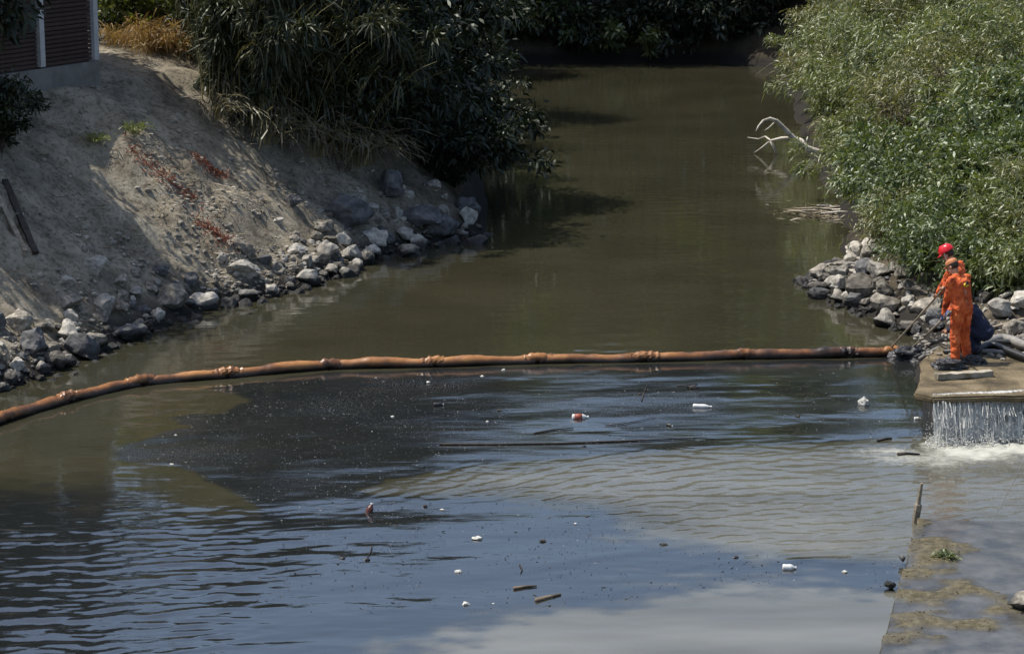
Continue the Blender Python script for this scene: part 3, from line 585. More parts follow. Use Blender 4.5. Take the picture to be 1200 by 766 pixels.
us = [(-1.5, 54.6, 2.6, 1.5, 'low leafy bush hanging to the water at the rocky point'), (-1.9, 58.5, 2.4, 1.6, 'low bush trailing in the water past the rocky point'), (-1.7, 63.5, 2.6, 1.7, 'pale tipped bush leaning over the water on the shaded bank'), (-2.0, 69.5, 2.4, 1.7, 'low dark bush at the shaded waterline before the bend'), (-2.3, 77.5, 2.8, 1.9, 'low dark bush at the shaded waterline near the bend'), (-2.8, 53.0, 3.0, 1.4, 'dark undergrowth bush behind the wide angular boulder'), (-4.3, 52.0, 3.2, 1.3, 'dark undergrowth bush behind the upright boulder')]
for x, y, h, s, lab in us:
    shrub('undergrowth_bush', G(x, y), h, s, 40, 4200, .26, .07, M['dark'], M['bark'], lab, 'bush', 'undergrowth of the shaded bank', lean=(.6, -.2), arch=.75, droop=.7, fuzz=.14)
# --- far bank
fx = [(-3.5, 95), (.3, 94.2), (3.4, 95.4), (6.4, 94.6), (9.4, 94.8), (12.8, 93.5), (-1.2, 99), (2.2, 100), (5.4, 99.5), (8.6, 100), (11.8, 99)]
fl = ['at the inside of the river bend', 'facing straight down the river at the bend', 'in the middle of the far shore', 'behind the pale shrubs of the far shore', 'where the far shore meets the sunny bank', 'behind the sunny willows at the river bend', 'in the second row behind the bend', 'in the second row behind the middle of far shore', 'in the second row behind the pale shrubs', 'in the second row near the sunny bank', 'in the second row behind the sunny willows']
for i, ((x, y), lab) in enumerate(zip(fx, fl)):
    tree('far_tree', G(x, y), random.uniform(12, 15), random.uniform(3.4, 4.2), 22, 8000, (.42, .17), M['dark' if i > 5 else ('dark', 'gold', 'willow', 'dark', 'gold', 'willow')[i]], ('dark tree ' if i > 5 else 'tall leafy tree ')+lab, 'trees on the far shore', low=.06, clump=1.25)
for k, (x, lab) in enumerate([(-1.2, 'inner corner of the bend'), (.6, 'start of the far shore'), (2.3, 'near middle of the far shore'), (4.0, 'middle of the far shore'), (5.7, 'past the middle of the far shore'), (7.4, 'shaded end of the far shore'), (9.0, 'meeting of far shore and willows'), (10.6, 'foot of the last willow')]):
    shrub('shore_bush', G(x, 92.2+.4*(k % 2)), 2.4, 1.5, 40, 2600, .32, .11, M['dark'], M['bark'], 'dark bush overhanging the water at the '+lab, 'bush', 'dark bushes along the far shore', lean=(0, -.8), arch=.8, fuzz=.16)
for k, (x, y, h) in enumerate([(12.4, 86, 3.2), (11.7, 81, 3.0), (10.9, 76.5, 3.0), (10.05, 72, 3.0), (9.85, 67.5, 2.9), (10.9, 64.2, 2.6), (10.7, 59.4, 2.2), (9.3, 56, 1.9), (9.0, 52.6, 1.6)]):
    shrub('waterside_willow', G(x, y), h, 1.5, 40, 5600, .25, .034, M['willow' if k % 3 else 'willow2'], M['stalk'], 'low willow trailing into the water, %s' % ('at the river bend', 'next after the bend willow', 'third from the river bend', 'fourth from the river bend', 'fifth from the river bend', 'just beyond the bare white branch', 'just before the bare white branch', 'behind the driftwood raft', 'between driftwood raft and green bush')[k], 'willow', 'low willows along the sunny waterline', lean=(-.45, -.2), t0=.05, arch=.75, droop=.7, out=1.0, fuzz=.14, r0=.01, bias=.75)
for i, (px, py, h, mk, lab) in enumerate([(585, 62, 2.6, 'willow', 'sunlit olive bush at left end of the far shore beside the dark trees'), (640, 60, 2.4, 'green', 'green bush on the far shore under the trees'), (690, 60, 2.0, 'green', 'green bush with pale leaf sprays on the far shore'), (740, 64, 1.3, 'willow', 'small pale shrub on the far shore in deep shade'), (795, 64, 1.5, 'dark', 'dim shrub at middle of the shaded far shore'), (850, 64, 1.2, 'dark', 'dim shrub at shaded end of the far shore')]):
    q = P(px, py+6); q = G(q.x, 91.9+random.uniform(0, .3)); lab = lab.replace('at left end of', 'on').replace('on the far shore beside', 'on the far shore right beside')
    shrub('far_bush', q, h, 1.6, 34, 2600, .30, .10, M[mk], M['bark'], lab, 'bush', 'bushes on the far shore', arch=.6, fuzz=.16)
# --- sunny bank: willows and reeds
wl = [(13.4, 84.5, 5.0, 2.6, 'willow'), (12.5, 77.0, 5.2, 2.5, 'willow'), (11.8, 70.5, 5.0, 2.4, 'willow2'), (14.5, 74.0, 6.0, 2.6, 'willow'), (11.1, 65.0, 4.8, 2.2, 'willow'), (13.3, 67.0, 5.6, 2.6, 'willow2'), (10.8, 60.0, 4.2, 2.1, 'willow'), (12.7, 61.0, 5.2, 2.4, 'willow'), (15.3, 64.0, 6, 2.6, 'willow'), (10.8, 55.5, 3.4, 1.9, 'willow2'), (12.4, 56.5, 4.4, 2.1, 'willow'), (14.5, 57.5, 5.2, 2.4, 'willow2')]
wlab = ['willow bush touching the far shore at the river bend', 'willow bush on the sunny waterline near the bend', 'olive willow bush on the sunny waterline half way to the bend', 'tall willow bush behind the waterline near the bend', 'willow bush at the sunny waterline beyond the bare branch', 'tall olive willow bush set back beyond the bare branch', 'willow bush right above the bare white branch', 'tall willow bush behind the bare white branch', 'tall willow bush high on the sunny bank', 'olive willow bush between the bare branch and driftwood raft', 'willow bush above the driftwood raft', 'olive willow bush high up behind the driftwood raft']
for (x, y, h, s, mk), lab in zip(wl, wlab):
    shrub('willow_bush', G(x, y), h*random.uniform(.85, 1.2), s, 44, 9500, .25, .036, M[mk], M['stalk'], lab, 'willow', 'willow bushes on the sunny bank', lean=(-.5, -.2), t0=.10, arch=.42, droop=.9, out=1.0, fuzz=.19, r0=.014, bias=.75)
gs = [(10.6, 54.2, 3.0, 1.2, 'drycane', .26, .03, 'dead brown bush among the green willows'), (9.75, 66.0, 1.3, .8, 'willow', .2, .03, 'low sedge at the waterline behind the bare branch'), (9.55, 61.0, 1.1, .75, 'willow2', .2, .03, 'low sedge at the root of the bare branch'), (9.0, 57.6, 1.0, .8, 'willow', .2, .03, 'low sedge at the waterline beside the driftwood raft'), (8.7, 41.9, .8, .7, 'green', .15, .04, 'low green weeds behind the crouching person'), (9.4, 41.2, .7, .8, 'willow', .15, .03, 'pale weed mound above the hoses'), (8.2, 43.0, .9, .7, 'green', .15, .03, 'small grassy bush between spit and red helmet'), (10.3, 41.6, .8, .9, 'willow2', .15, .03, 'olive weeds on top of the rubble bank'), (8.3, 47.4, 1.0, .9, 'green', .15, .05, 'knee high green bush touching the top boulders of spit'), (8.6, 44.2, 1.1, .9, 'green', .16, .035, 'grassy green bush just behind the two orange workers'), (9.6, 42.6, .8, .8, 'willow', .16, .03, 'low pale weeds on rubble near the workers'), (10.6, 42.4, .9, .9, 'green', .16, .04, 'low green weeds up the bank from the hoses'), (8.0, 45.8, .8, .7, 'willow2', .16, .025, 'dry olive grass beside the brownish boulder'), (11.6, 44.8, 1.4, 1.1, 'green', .18, .05, 'waist high green bush up the bank from workers'), (9.0, 50.6, 2.4, 1.5, 'green', .2, .045, 'broad leaved green bush next to the driftwood raft'), (11.0, 51.5, 3.2, 1.7, 'willow', .26, .045, 'pale green bush behind the broad leaved bush'), (8.6, 49.0, 1.8, 1.2, 'green', .17, .04, 'low green bush above the rock spit'), (10.2, 48.5, 2.4, 1.5, 'green', .19, .045, 'dense green bush behind the rock spit'), (12.0, 50.0, 3.0, 1.7, 'green', .22, .045, 'tall dense green bush up the bank from the spit'),
      (9.3, 45.4, 1.7, 1.2, 'green', .18, .05, 'fine leaved green bush behind the red helmet'), (10.8, 45.8, 2.1, 1.4, 'green', .18, .04, 'rounded green bush right of the workers on the bank'), (9.9, 43.4, 1.2, .9, 'willow', .2, .03, 'grassy clump on the bank near the workers'), (12.4, 46.5, 2.4, 1.5, 'willow', .24, .05, 'pale leafy bush high on the bank near the workers'), (11.0, 43.6, 1.2, 1.1, 'willow2', .22, .03, 'olive grass mound near rubble at the workers')]
for x, y, h, s, mk, a, b_, lab in gs:
    shrub('bank_bush', G(x, y), h*random.uniform(.85, 1.2), s, 44, 9500, a, b_, M[mk], M['stalk'], lab.replace('right of', 'close to'), 'bush', 'green bushes above the rock spit', lean=(-.2, -.2), t0=.08, arch=.55, droop=.6, out=1.0, fuzz=.13, r0=.010, bias=.75)
# --- plants at the wall and on the slope
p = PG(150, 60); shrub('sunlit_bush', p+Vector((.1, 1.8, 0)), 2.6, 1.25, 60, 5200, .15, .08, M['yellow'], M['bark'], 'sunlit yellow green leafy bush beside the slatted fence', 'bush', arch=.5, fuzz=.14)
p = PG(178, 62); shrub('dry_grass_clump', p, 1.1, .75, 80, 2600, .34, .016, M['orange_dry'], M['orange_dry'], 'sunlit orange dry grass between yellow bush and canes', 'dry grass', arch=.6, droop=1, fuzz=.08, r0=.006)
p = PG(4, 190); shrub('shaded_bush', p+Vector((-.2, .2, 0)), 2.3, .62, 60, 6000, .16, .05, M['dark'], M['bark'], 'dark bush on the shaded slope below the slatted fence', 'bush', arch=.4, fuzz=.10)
for px, py, h, lab in [(160, 160, .32, 'small green weed tuft on the shaded slope beside red weeds'), (112, 172, .22, 'tiny dark weed tuft on the shaded slope')]:
    p = PG(px, py); shrub('weed_tuft', p, h, .3, 24, 220, .14, .02, M['yellow'], M['stalk'], lab, 'weed', 'weed tufts on the slope', droop=.8, fuzz=.03, r0=.004)
for i, (pts, lab) in enumerate([([(150, 172), (175, 198), (200, 218), (232, 236)], 'line of dry red brown weed creeping down the slope into sun'), ([(232, 262), (255, 278), (268, 284)], 'short patch of dry red weed above the rubble'), ([(228, 186), (248, 200), (262, 206)], 'thin dry reddish weed on the sunlit upper slope')]):
    pp = [PG(*q) for q in pts]; e = empty('red_weed', pp[0]); n = 420
    C = np.array([[(v-pp[0])[:] for v in pp]]); q, tg, _ = curve_pts(np.repeat(C, 1, 0), n, 0, 1); q = q+rng.normal(size=q.shape)*np.array([.10, .14, .0]); zz = gz(q[:, 0]+pp[0].x, q[:, 1]+pp[0].y)-pp[0].z; q[:, 2] = zz+rng.uniform(0, .07, n)
    V, F = blades(q, rng.normal(size=(n, 3))+np.array([0, 0, .3]), rng.uniform(.06, .16, n), rng.uniform(.012, .03, n), .4); npobj('dry_leaves', V, F, M['redweed'], e)
    mb = MB(); mb.tube([v-pp[0]+Vector((0, 0, .03)) for v in pp], .012, 5); mb.obj('stem', M['redweed'], e); tag(e, lab, 'weed', 'red weeds on the slope')
bp_ = bandpts(shore, 7000, 1.9, 1.4); n = len(bp_); V, F = blades(bp_+np.array([0, 0, .012]), rng.normal(size=(n, 3))*np.array([1, 1, .16]), rng.uniform(.05, .28, n), rng.uniform(.006, .028, n), .1)
tag(npobj('dry_litter', V, F, M['litter']), 'dry twigs and leaf litter strewn on the sandy slope', 'litter', kind='stuff')
# dry pale reeds lying over the bushes
for i, (a, b_, lab) in enumerate([((1098, 148, 2.9), (1215, 146, 3.3), 'long pale dry reed lying across green bushes'), ((1110, 140, 3.0), (1200, 152, 3.2), 'second dry reed crossing the long pale reed'), ((905, 262, .9), (930, 240, .9), '')]):
    if not lab: continue
    A = PY(a[0], a[1], 50.2); B = PY(b_[0], b_[1], 49.6); mb = MB(); mb.tube([A.lerp(B, q/6)+Vector((0, 0, .05*math.sin(q))) for q in range(7)], [.022, .022, .02, .018, .015, .012, .006], 5); tag(mb.obj('dry_reed', M['greywood']), lab, 'reed')

# ================================================================== SLATTED BUILDING
c0 = P(109, 84, 4.0); ud = Vector((-.46, -.888, 0)).normalized(); nd = Vector((-ud.y, ud.x, 0)); nd = nd if nd.x > 0 else -nd
bld = empty('slatted_fence', (c0.x, c0.y, 3.55)); ang = math.atan2(ud.y, ud.x); Mz = Matrix.Rotation(ang, 3, 'Z')
def bl(along_, out_, z): return ud*along_+nd*out_+Vector((0, 0, z))
mb = MB(); mb.box(bl(4.5, -.05, .30), (9.2, .34, .75), Mz); mb.obj('plinth', M['plinth'], bld)
mb = MB(); mb.box(bl(4.5, -.09, 1.6), (8.9, .06, 2.0), Mz); mb.obj('backing_panel', M['slat'], bld)
mb = MB(); mb.box(bl(4.5, .02, 2.66), (9.3, .2, .08), Mz); mb.obj('top_rail', M['post'], bld)
pw = 1.78
for i in range(6):
    mb = MB(); mb.box(bl(i*pw, .06, 1.66), (.15, .13, 1.9), Mz); mb.obj('post', M['post'], bld)
smesh = MB(); smesh.box((0, 0, 0), (pw-.17, .05, .062), Matrix.Rotation(R(-14), 3, 'X')); smesh = smesh.mesh('slat', M['slat'])
for i in range(5):
    for k in range(21):
        o = link(bpy.data.objects.new('slat', smesh), bld); o.location = bl((i+.5)*pw, .02, .74+k*.089); o.rotation_euler.z = ang
tag(bld, 'dark brown slatted fence with pale posts on top of the sandy slope', 'fence')
# timbers on the shaded slope
def beam(name, a, b_, wd, th, mat, label, cat):
    d = (b_-a); e = MB(); Mx = d.to_track_quat('X', 'Z').to_matrix(); k = 10; vs = []
    for i in range(k):
        q = a+d*i/(k-1)
        for sy, sz in ((-1, -1), (1, -1), (1, 1), (-1, 1)): vs.append(q+Mx @ Vector((0, sy*wd/2*random.uniform(.8, 1.1), sz*th/2*random.uniform(.75, 1.12))))
    fs = [(0, 3, 2, 1), tuple((k-1)*4+j for j in range(4))]+[(i*4+j, i*4+(j+1) % 4, (i+1)*4+(j+1) % 4, (i+1)*4+j) for i in range(k-1) for j in range(4)]
    e.add(vs, fs); o = e.obj(name, mat); tag(o, label, cat); return o
up = Vector((0, 0, .06))
beam('timber', PG(6, 215)+up, PG(42, 303)+up, .12, .08, M['darkwood'], 'dark old timber lying down the shaded slope', 'timber')
beam('timber', PG(-4, 230)+up, PG(30, 300)+up, .09, .07, M['greywood'], 'thin grey timber beside the dark old timber', 'timber')

# ================================================================== BOOM
bpx = [(-70, 520), (4, 492), (78, 469), (165, 449), (266, 440), (386, 430), (510, 427), (630, 423), (756, 421), (871, 418), (992, 416), (1045, 415), (1095, 413)]
bw = [P(a, b_, .03) for a, b_ in bpx]
def cr(i, u):
    p = [bw[max(0, min(len(bw)-1, i+k))] for k in (-1, 0, 1, 2)]
    return .5*((2*p[1])+(-p[0]+p[2])*u+(2*p[0]-5*p[1]+4*p[2]-p[3])*u*u+(-p[0]+3*p[1]-3*p[2]+p[3])*u**3)
boom = empty('containment_boom', (0, 38, 0)); off = Vector((0, 38, 0))
for i in range(len(bw)-1):
    pts = []; rad = []; N = 44; ln = (bw[i+1]-bw[i]).length; last = i >= 10
    for k in range(N+1):
        u = .015+.97*k/N; e_ = min(u, 1-u)*ln
        f = .72+.28*min(1, e_/.30)**.6; f *= 1+.05*math.sin(u*ln*5+i*2)+.035*math.sin(u*ln*13+i)
        q = cr(i, u)-off; q.z += .035*math.sin(u*3.1+i*1.3)*.5+.02+.012*math.sin(i*7+u*9); pts.append(q); rad.append((.108 if not last else .10)*f)
    mb = MB(); mb.tube(pts, rad, 16, squash=.95); mb.v = [tuple(Vector(q)+Vector((0, mnoise.noise(Vector(q)*6)*.010, mnoise.noise(Vector(q)*6+Vector((7, 0, 0)))*.010+mnoise.noise(Vector(q)*14)*.008))) for q in mb.v]; o = mb.obj('boom_section', M['boom'] if i < 11 else M['black'], boom, True)
    if i < len(bw)-2:      # crumpled joint between two floats
        q = bw[i+1]-off; d = (cr(i+1, .02)-cr(i, .98)).normalized(); ps = []; rs = []
        for k in range(13):
            s = (k/12-.5)*.52; ps.append(q+d*s+Vector((0, 0, .03+.028*math.exp(-(s/.12)**2)))); rs.append(.088+.016*math.exp(-((abs(s)-.08)/.05)**2)+.010*math.sin(k*2.4+i))
        mb = MB(); mb.tube(ps, rs, 14, jitter=.13); mb.obj('boom_joint', M['boom'], boom, i % 2 == 0)
tag(boom, 'orange brown floating containment boom stretched across the river', 'boom')

# ================================================================== WEIR, APRON, WATERFALL
ZP = .69
def prism(name, top, z0, z1, mat, sub=0, label=None, cat=None, kind=None, jitter=0):
    mb = MB(); n = len(top); vs = [Vector((p[0], p[1], z0)) for p in top]+[Vector((p[0], p[1], z1)) for p in top]
    mb.add(vs, [tuple(range(n))[::-1], tuple(range(n, 2*n))]+[(i, (i+1) % n, n+(i+1) % n, n+i) for i in range(n)]); o = mb.obj(name, mat)
    bm = bmesh.new(); bm.from_mesh(o.data)
    bmesh.ops.bevel(bm, geom=[e for e in bm.edges], offset=.03, segments=2, affect='EDGES')
    bmesh.ops.triangulate(bm, faces=bm.faces[:]);
    for _ in range(sub): bmesh.ops.subdivide_edges(bm, edges=[e for e in bm.edges if e.calc_length() > .18], cuts=1); bmesh.ops.triangulate(bm, faces=bm.faces[:])
    if jitter:
        for v in bm.verts: v.co += Vector((mnoise.noise(v.co*2.2), mnoise.noise(v.co*2.2+Vector((9, 0, 0))), mnoise.noise(v.co*2.5+Vector((0, 5, 0)))*.7))*jitter
    bm.to_mesh(o.data); bm.free(); tag(o, label, cat, kind=kind); return o
fl_ = P(1083, 466, ZP); fr = P(1240, 459, ZP); bk = P(1089, 436, ZP)
prism('weir_ledge', [(fl_.x+.25, fl_.y+.35), (fr.x+3, fr.y+.30), (fr.x+3, 37.4), (7.2, 37.5), (bk.x+.1, bk.y+.9), (bk.x+.05, bk.y+.25)], -.8, ZP-.11, M['concrete_wet'], 4, kind='structure', jitter=.05)
prism('weir_top', [(fl_.x-.08, fl_.y+.32), (fl_.x+.14, fl_.y+.04), (fr.x+3, fr.y), (fr.x+3, 37.3), (7.2, 37.4), (bk.x-.05, bk.y+.75), (bk.x-.1, bk.y+.1)], ZP-.105, ZP, M['concrete'], 4, kind='structure', jitter=.04)
# waterfall: a lip sheet and many separate strands
x0 = fl_.x+.16; x1 = fr.x+2.5; V_ = []; F_ = []
def strand(x, w_, z1, bow, seed, y0):
    k = 9; b0 = len(V_)
    for i in range(k):
        u = i/(k-1); zz = ZP+.012-u*u*.2*(ZP-z1)-u*.8*(ZP-z1); yy = y0+.10-bow*math.sqrt(u)*(.7+.6*u)
        ww = w_*(1+.25*math.sin(seed+u*5))*(1-.35*u); xx = x+.018*math.sin(seed*2+u*3)*u*2
        V_.extend([(xx-ww, yy+.008, zz), (xx, yy-.012, zz), (xx+ww, yy+.008, zz)])
    for i in range(k-1):
        a = b0+i*3; F_.extend([(a, a+1, a+4, a+3), (a+1, a+2, a+5, a+4)])
for i in range(620):
    x = random.uniform(x0, x1); den = vnoise(x*3.1, 4.2)+.5
    if random.random() > .25+den: continue
    fy = fl_.y+.04+(fr.y-fl_.y)*(x-fl_.x)/(fr.x-fl_.x)
    strand(x, random.choice((.005, .007, .010)), random.choice((0, 0, 0, .25, .4)), random.uniform(.18, .34), random.uniform(0, 9), fy)
for layer in range(2):      # torn sheets of water
    nx_ = 110; nz_ = 16; b0 = len(V_)
    for j in range(nz_):
        u = j/(nz_-1)
        for i in range(nx_):
            x = x0+(x1-x0)*i/(nx_-1); fy = fl_.y+.04+(fr.y-fl_.y)*(x-fl_.x)/(fr.x-fl_.x); bow = .13+.09*layer+.10*float(vnoise(x*5+layer*9, 3.3))
            V_.append((x, fy+.12-bow*math.sqrt(u)*(.7+.6*u)+.03*float(vnoise(x*16, u*3+layer*7)), ZP+.014+.006*layer-(ZP)*(.8*u+.2*u*u)))
    for j in range(nz_-1):
        for i in range(nx_-1): a = b0+j*nx_+i; F_.append((a, a+1, a+nx_+1, a+nx_))
for i in range(4600):       # drops and froth at the foot
    x = random.uniform(x0-.15, x1); fy = fl_.y+(fr.y-fl_.y)*(x-fl_.x)/(fr.x-fl_.x)-random.uniform(.02, .42); zz = min(ZP, abs(random.gauss(0, .20))); s = random.uniform(.004, .011)+max(0, .014-zz*.08)*random.random(); b0 = len(V_)
    V_.extend([(x+s, fy, zz), (x-s, fy, zz), (x, fy+s, zz), (x, fy-s, zz), (x, fy, zz+s), (x, fy, zz-s)])
    for a, b_ in ((0, 2), (2, 1), (1, 3), (3, 0)): F_.extend([(b0+a, b0+b_, b0+4), (b0+b_, b0+a, b0+5)])
me = bpy.data.meshes.new('waterfall'); me.from_pydata(V_, [], F_); me.polygons.foreach_set('use_smooth', [True]*len(me.polygons)); me.materials.append(M['fall'])
tag(link(bpy.data.objects.new('waterfall', me)), 'thin white strands of water falling over the concrete weir', 'waterfall', kind='stuff')
# apron slab, awash
ae = [P(1074, 609, .07), P(1062, 655, .07), P(1049, 700, .07), P(1028, 775, .07), P(1010, 840, .07)]
def edge_x(y):
    ys = [p.y for p in ae][::-1]; xs = [p.x for p in ae][::-1]; return np.interp(y, ys, xs)
ys = np.arange(21.5, ae[0].y+.03, .05); us_ = np.concatenate([[0, .004], np.arange(.03, 6, .05)])
U, Yg = np.meshgrid(us_, ys); Xg = edge_x(Yg)+U+fbm(Yg*3, Yg*0+2, 3)*.03
# algae mats traced at their places on the slab
mats_ = [poly_px(q) for q in ([(1064, 655), (1066, 640), (1098, 634), (1128, 645), (1134, 656), (1112, 664), (1090, 684), (1052, 692), (1056, 674)], [(1050, 702), (1092, 694), (1130, 688), (1144, 695), (1126, 709), (1086, 716), (1046, 718)], [(1040, 728), (1072, 722), (1106, 726), (1094, 746), (1112, 756), (1034, 760)], [(1150, 700), (1178, 706), (1190, 722), (1170, 744), (1118, 746), (1130, 730), (1152, 724)], [(1066, 632), (1072, 612), (1084, 612), (1092, 628)])]
al = np.full(U.shape, -9.0)
for q in mats_: al = np.maximum(al, sdist(Xg, Yg, q))
al = smooth(-.10, .12, al+fbm(Xg*2.2, Yg*5.5, 5)*.42)*(.75+.5*np.clip(fbm(Xg*6, Yg*6, 3)+.3, 0, .5)); al = np.clip(al, 0, 1)
Zg = np.where(U < .002, -.6, .062+al*(.03+.03*fbm(Xg*9, Yg*9, 3))+fbm(Xg*1.5, Yg*1.5, 3)*.012+(1-al)*.006*fbm(Xg*3, Yg*8, 3)+.02*smooth(.8, 4, U))
V, F = gridmesh(Xg, Yg, Zg); ap = npobj('weir_apron', V, F, M['apron'], sm=True); attr(ap.data, 'algae', al); tag(ap, kind='structure')
mb = MB(); far = ae[0]; mb.box((far.x+3, far.y+.03, -.28), (6.0, .05, .62)); ob = mb.obj('apron_edge', M['concrete_wet']); tag(ob, kind='structure')
sel = np.argwhere(al > .45); sel = sel[rng.integers(0, len(sel), 700)]; q = np.column_stack([Xg[sel[:, 0], sel[:, 1]], Yg[sel[:, 0], sel[:, 1]], Zg[sel[:, 0], sel[:, 1]]])+rng.normal(size=(700, 3))*np.array([.03, .03, 0])
tag(scatter_stones('apron_gravel', q, .005, .018, M['concrete']), 'grit and small stones stuck in the algae on the weir apron', 'gravel', kind='stuff')
p = P(1110, 652, .08); shrub('weed_tuft', p, .10, .16, 22, 150, .08, .025, M['green'], M['stalk'], 'small green weed growing on the algae covered weir apron', 'weed', droop=.8, fuzz=.03, r0=.004, arch=.7)
p = P(1193, 712, .08); rock(p.x+.05, p.y, .24, 'rock', 'tan rough rock lying on the wet weir apron', z=.08)
p = P(1062, 690, .05); rock(p.x-.17, p.y+.15, .07, 'rock_dark', 'dark lump caught against the apron edge', z=.03)
p = P(1060, 657, .05); rock(p.x-.03, p.y, .07, 'rock_pale', 'small pale stone on the apron edge', z=.07)
a = P(1073, 608, .05); b_ = PY(1080, 566, a.y-.02); mb = MB(); mb.tube([a-Vector((0, 0, .25)), a, a.lerp(b_, .4), a.lerp(b_, .45), b_], [.055, .055, .05, .03, .02], 7, jitter=.15); tag(mb.obj('stake', M['greywood']), 'weathered wooden stake at the corner of the weir apron', 'stake')
a = P(1162, 612, .08); b_ = PY(1212, 515, a.y+.3); mb = MB(); mb.tube([a, a.lerp(b_, .5)-Vector((0, 0, .03)), b_, b_+(b_-a)*1.6], .005, 5); tag(mb.obj('rope', M['greypipe']), 'thin slack line running down to the foaming apron', 'rope')

# ================================================================== PEOPLE
def elbow(s, h, out, l1, l2):
    d = h-s; L_ = d.length; L_ = min(L_, (l1+l2)*.995); a = (l1*l1-l2*l2+L_*L_)/(2*L_); hh = math.sqrt(max(1e-5, l1*l1-a*a)); u = d.normalized(); o_ = (out-u*out.dot(u)).normalized(); return s+u*a+o_*hh
def remesh(o, vox, it=5, disp=0):
    m_ = o.modifiers.new('r', 'REMESH'); m_.mode = 'VOXEL'; m_.voxel_size = vox; m_.use_smooth_shade = True
    s_ = o.modifiers.new('s', 'SMOOTH'); s_.factor = .5; s_.iterations = it
    if disp:
        tx = bpy.data.textures.new('folds', 'CLOUDS'); tx.noise_scale = .065; tx.noise_depth = 2
        d_ = o.modifiers.new('d', 'DISPLACE'); d_.texture = tx; d_.strength = disp; d_.mid_level = .5; d_.texture_coords = 'LOCAL'
def hand(mb, w_, grip_dir, fwd, side):
    "palm and five fingers closed round a pole"
    pc = w_+fwd*.055; mb.caps(w_, pc, .026, .034)
    ax = grip_dir.normalized(); cu = ax.cross(fwd).normalized()
    for k in range(4):
        b0 = pc+ax*(.030-.02*k)+fwd*.025; ln_ = (.030, .034, .032, .026)[k]
        k1 = b0+fwd*ln_+cu*.010; k2 = k1+cu*.030-fwd*.004; k3 = k2-fwd*.028+cu*.004
        mb.caps(b0, k1, .0105, .010, 6); mb.caps(k1, k2, .010, .009, 6); mb.caps(k2, k3, .009, .008, 6)
    t0 = w_+ax*.03+fwd*.02; t1 = t0+ax*.016+fwd*.028+cu*.02; t2 = t1+fwd*.01+cu*.028; mb.caps(t0, t1, .012, .011, 6); mb.caps(t1, t2, .011, .009, 6)
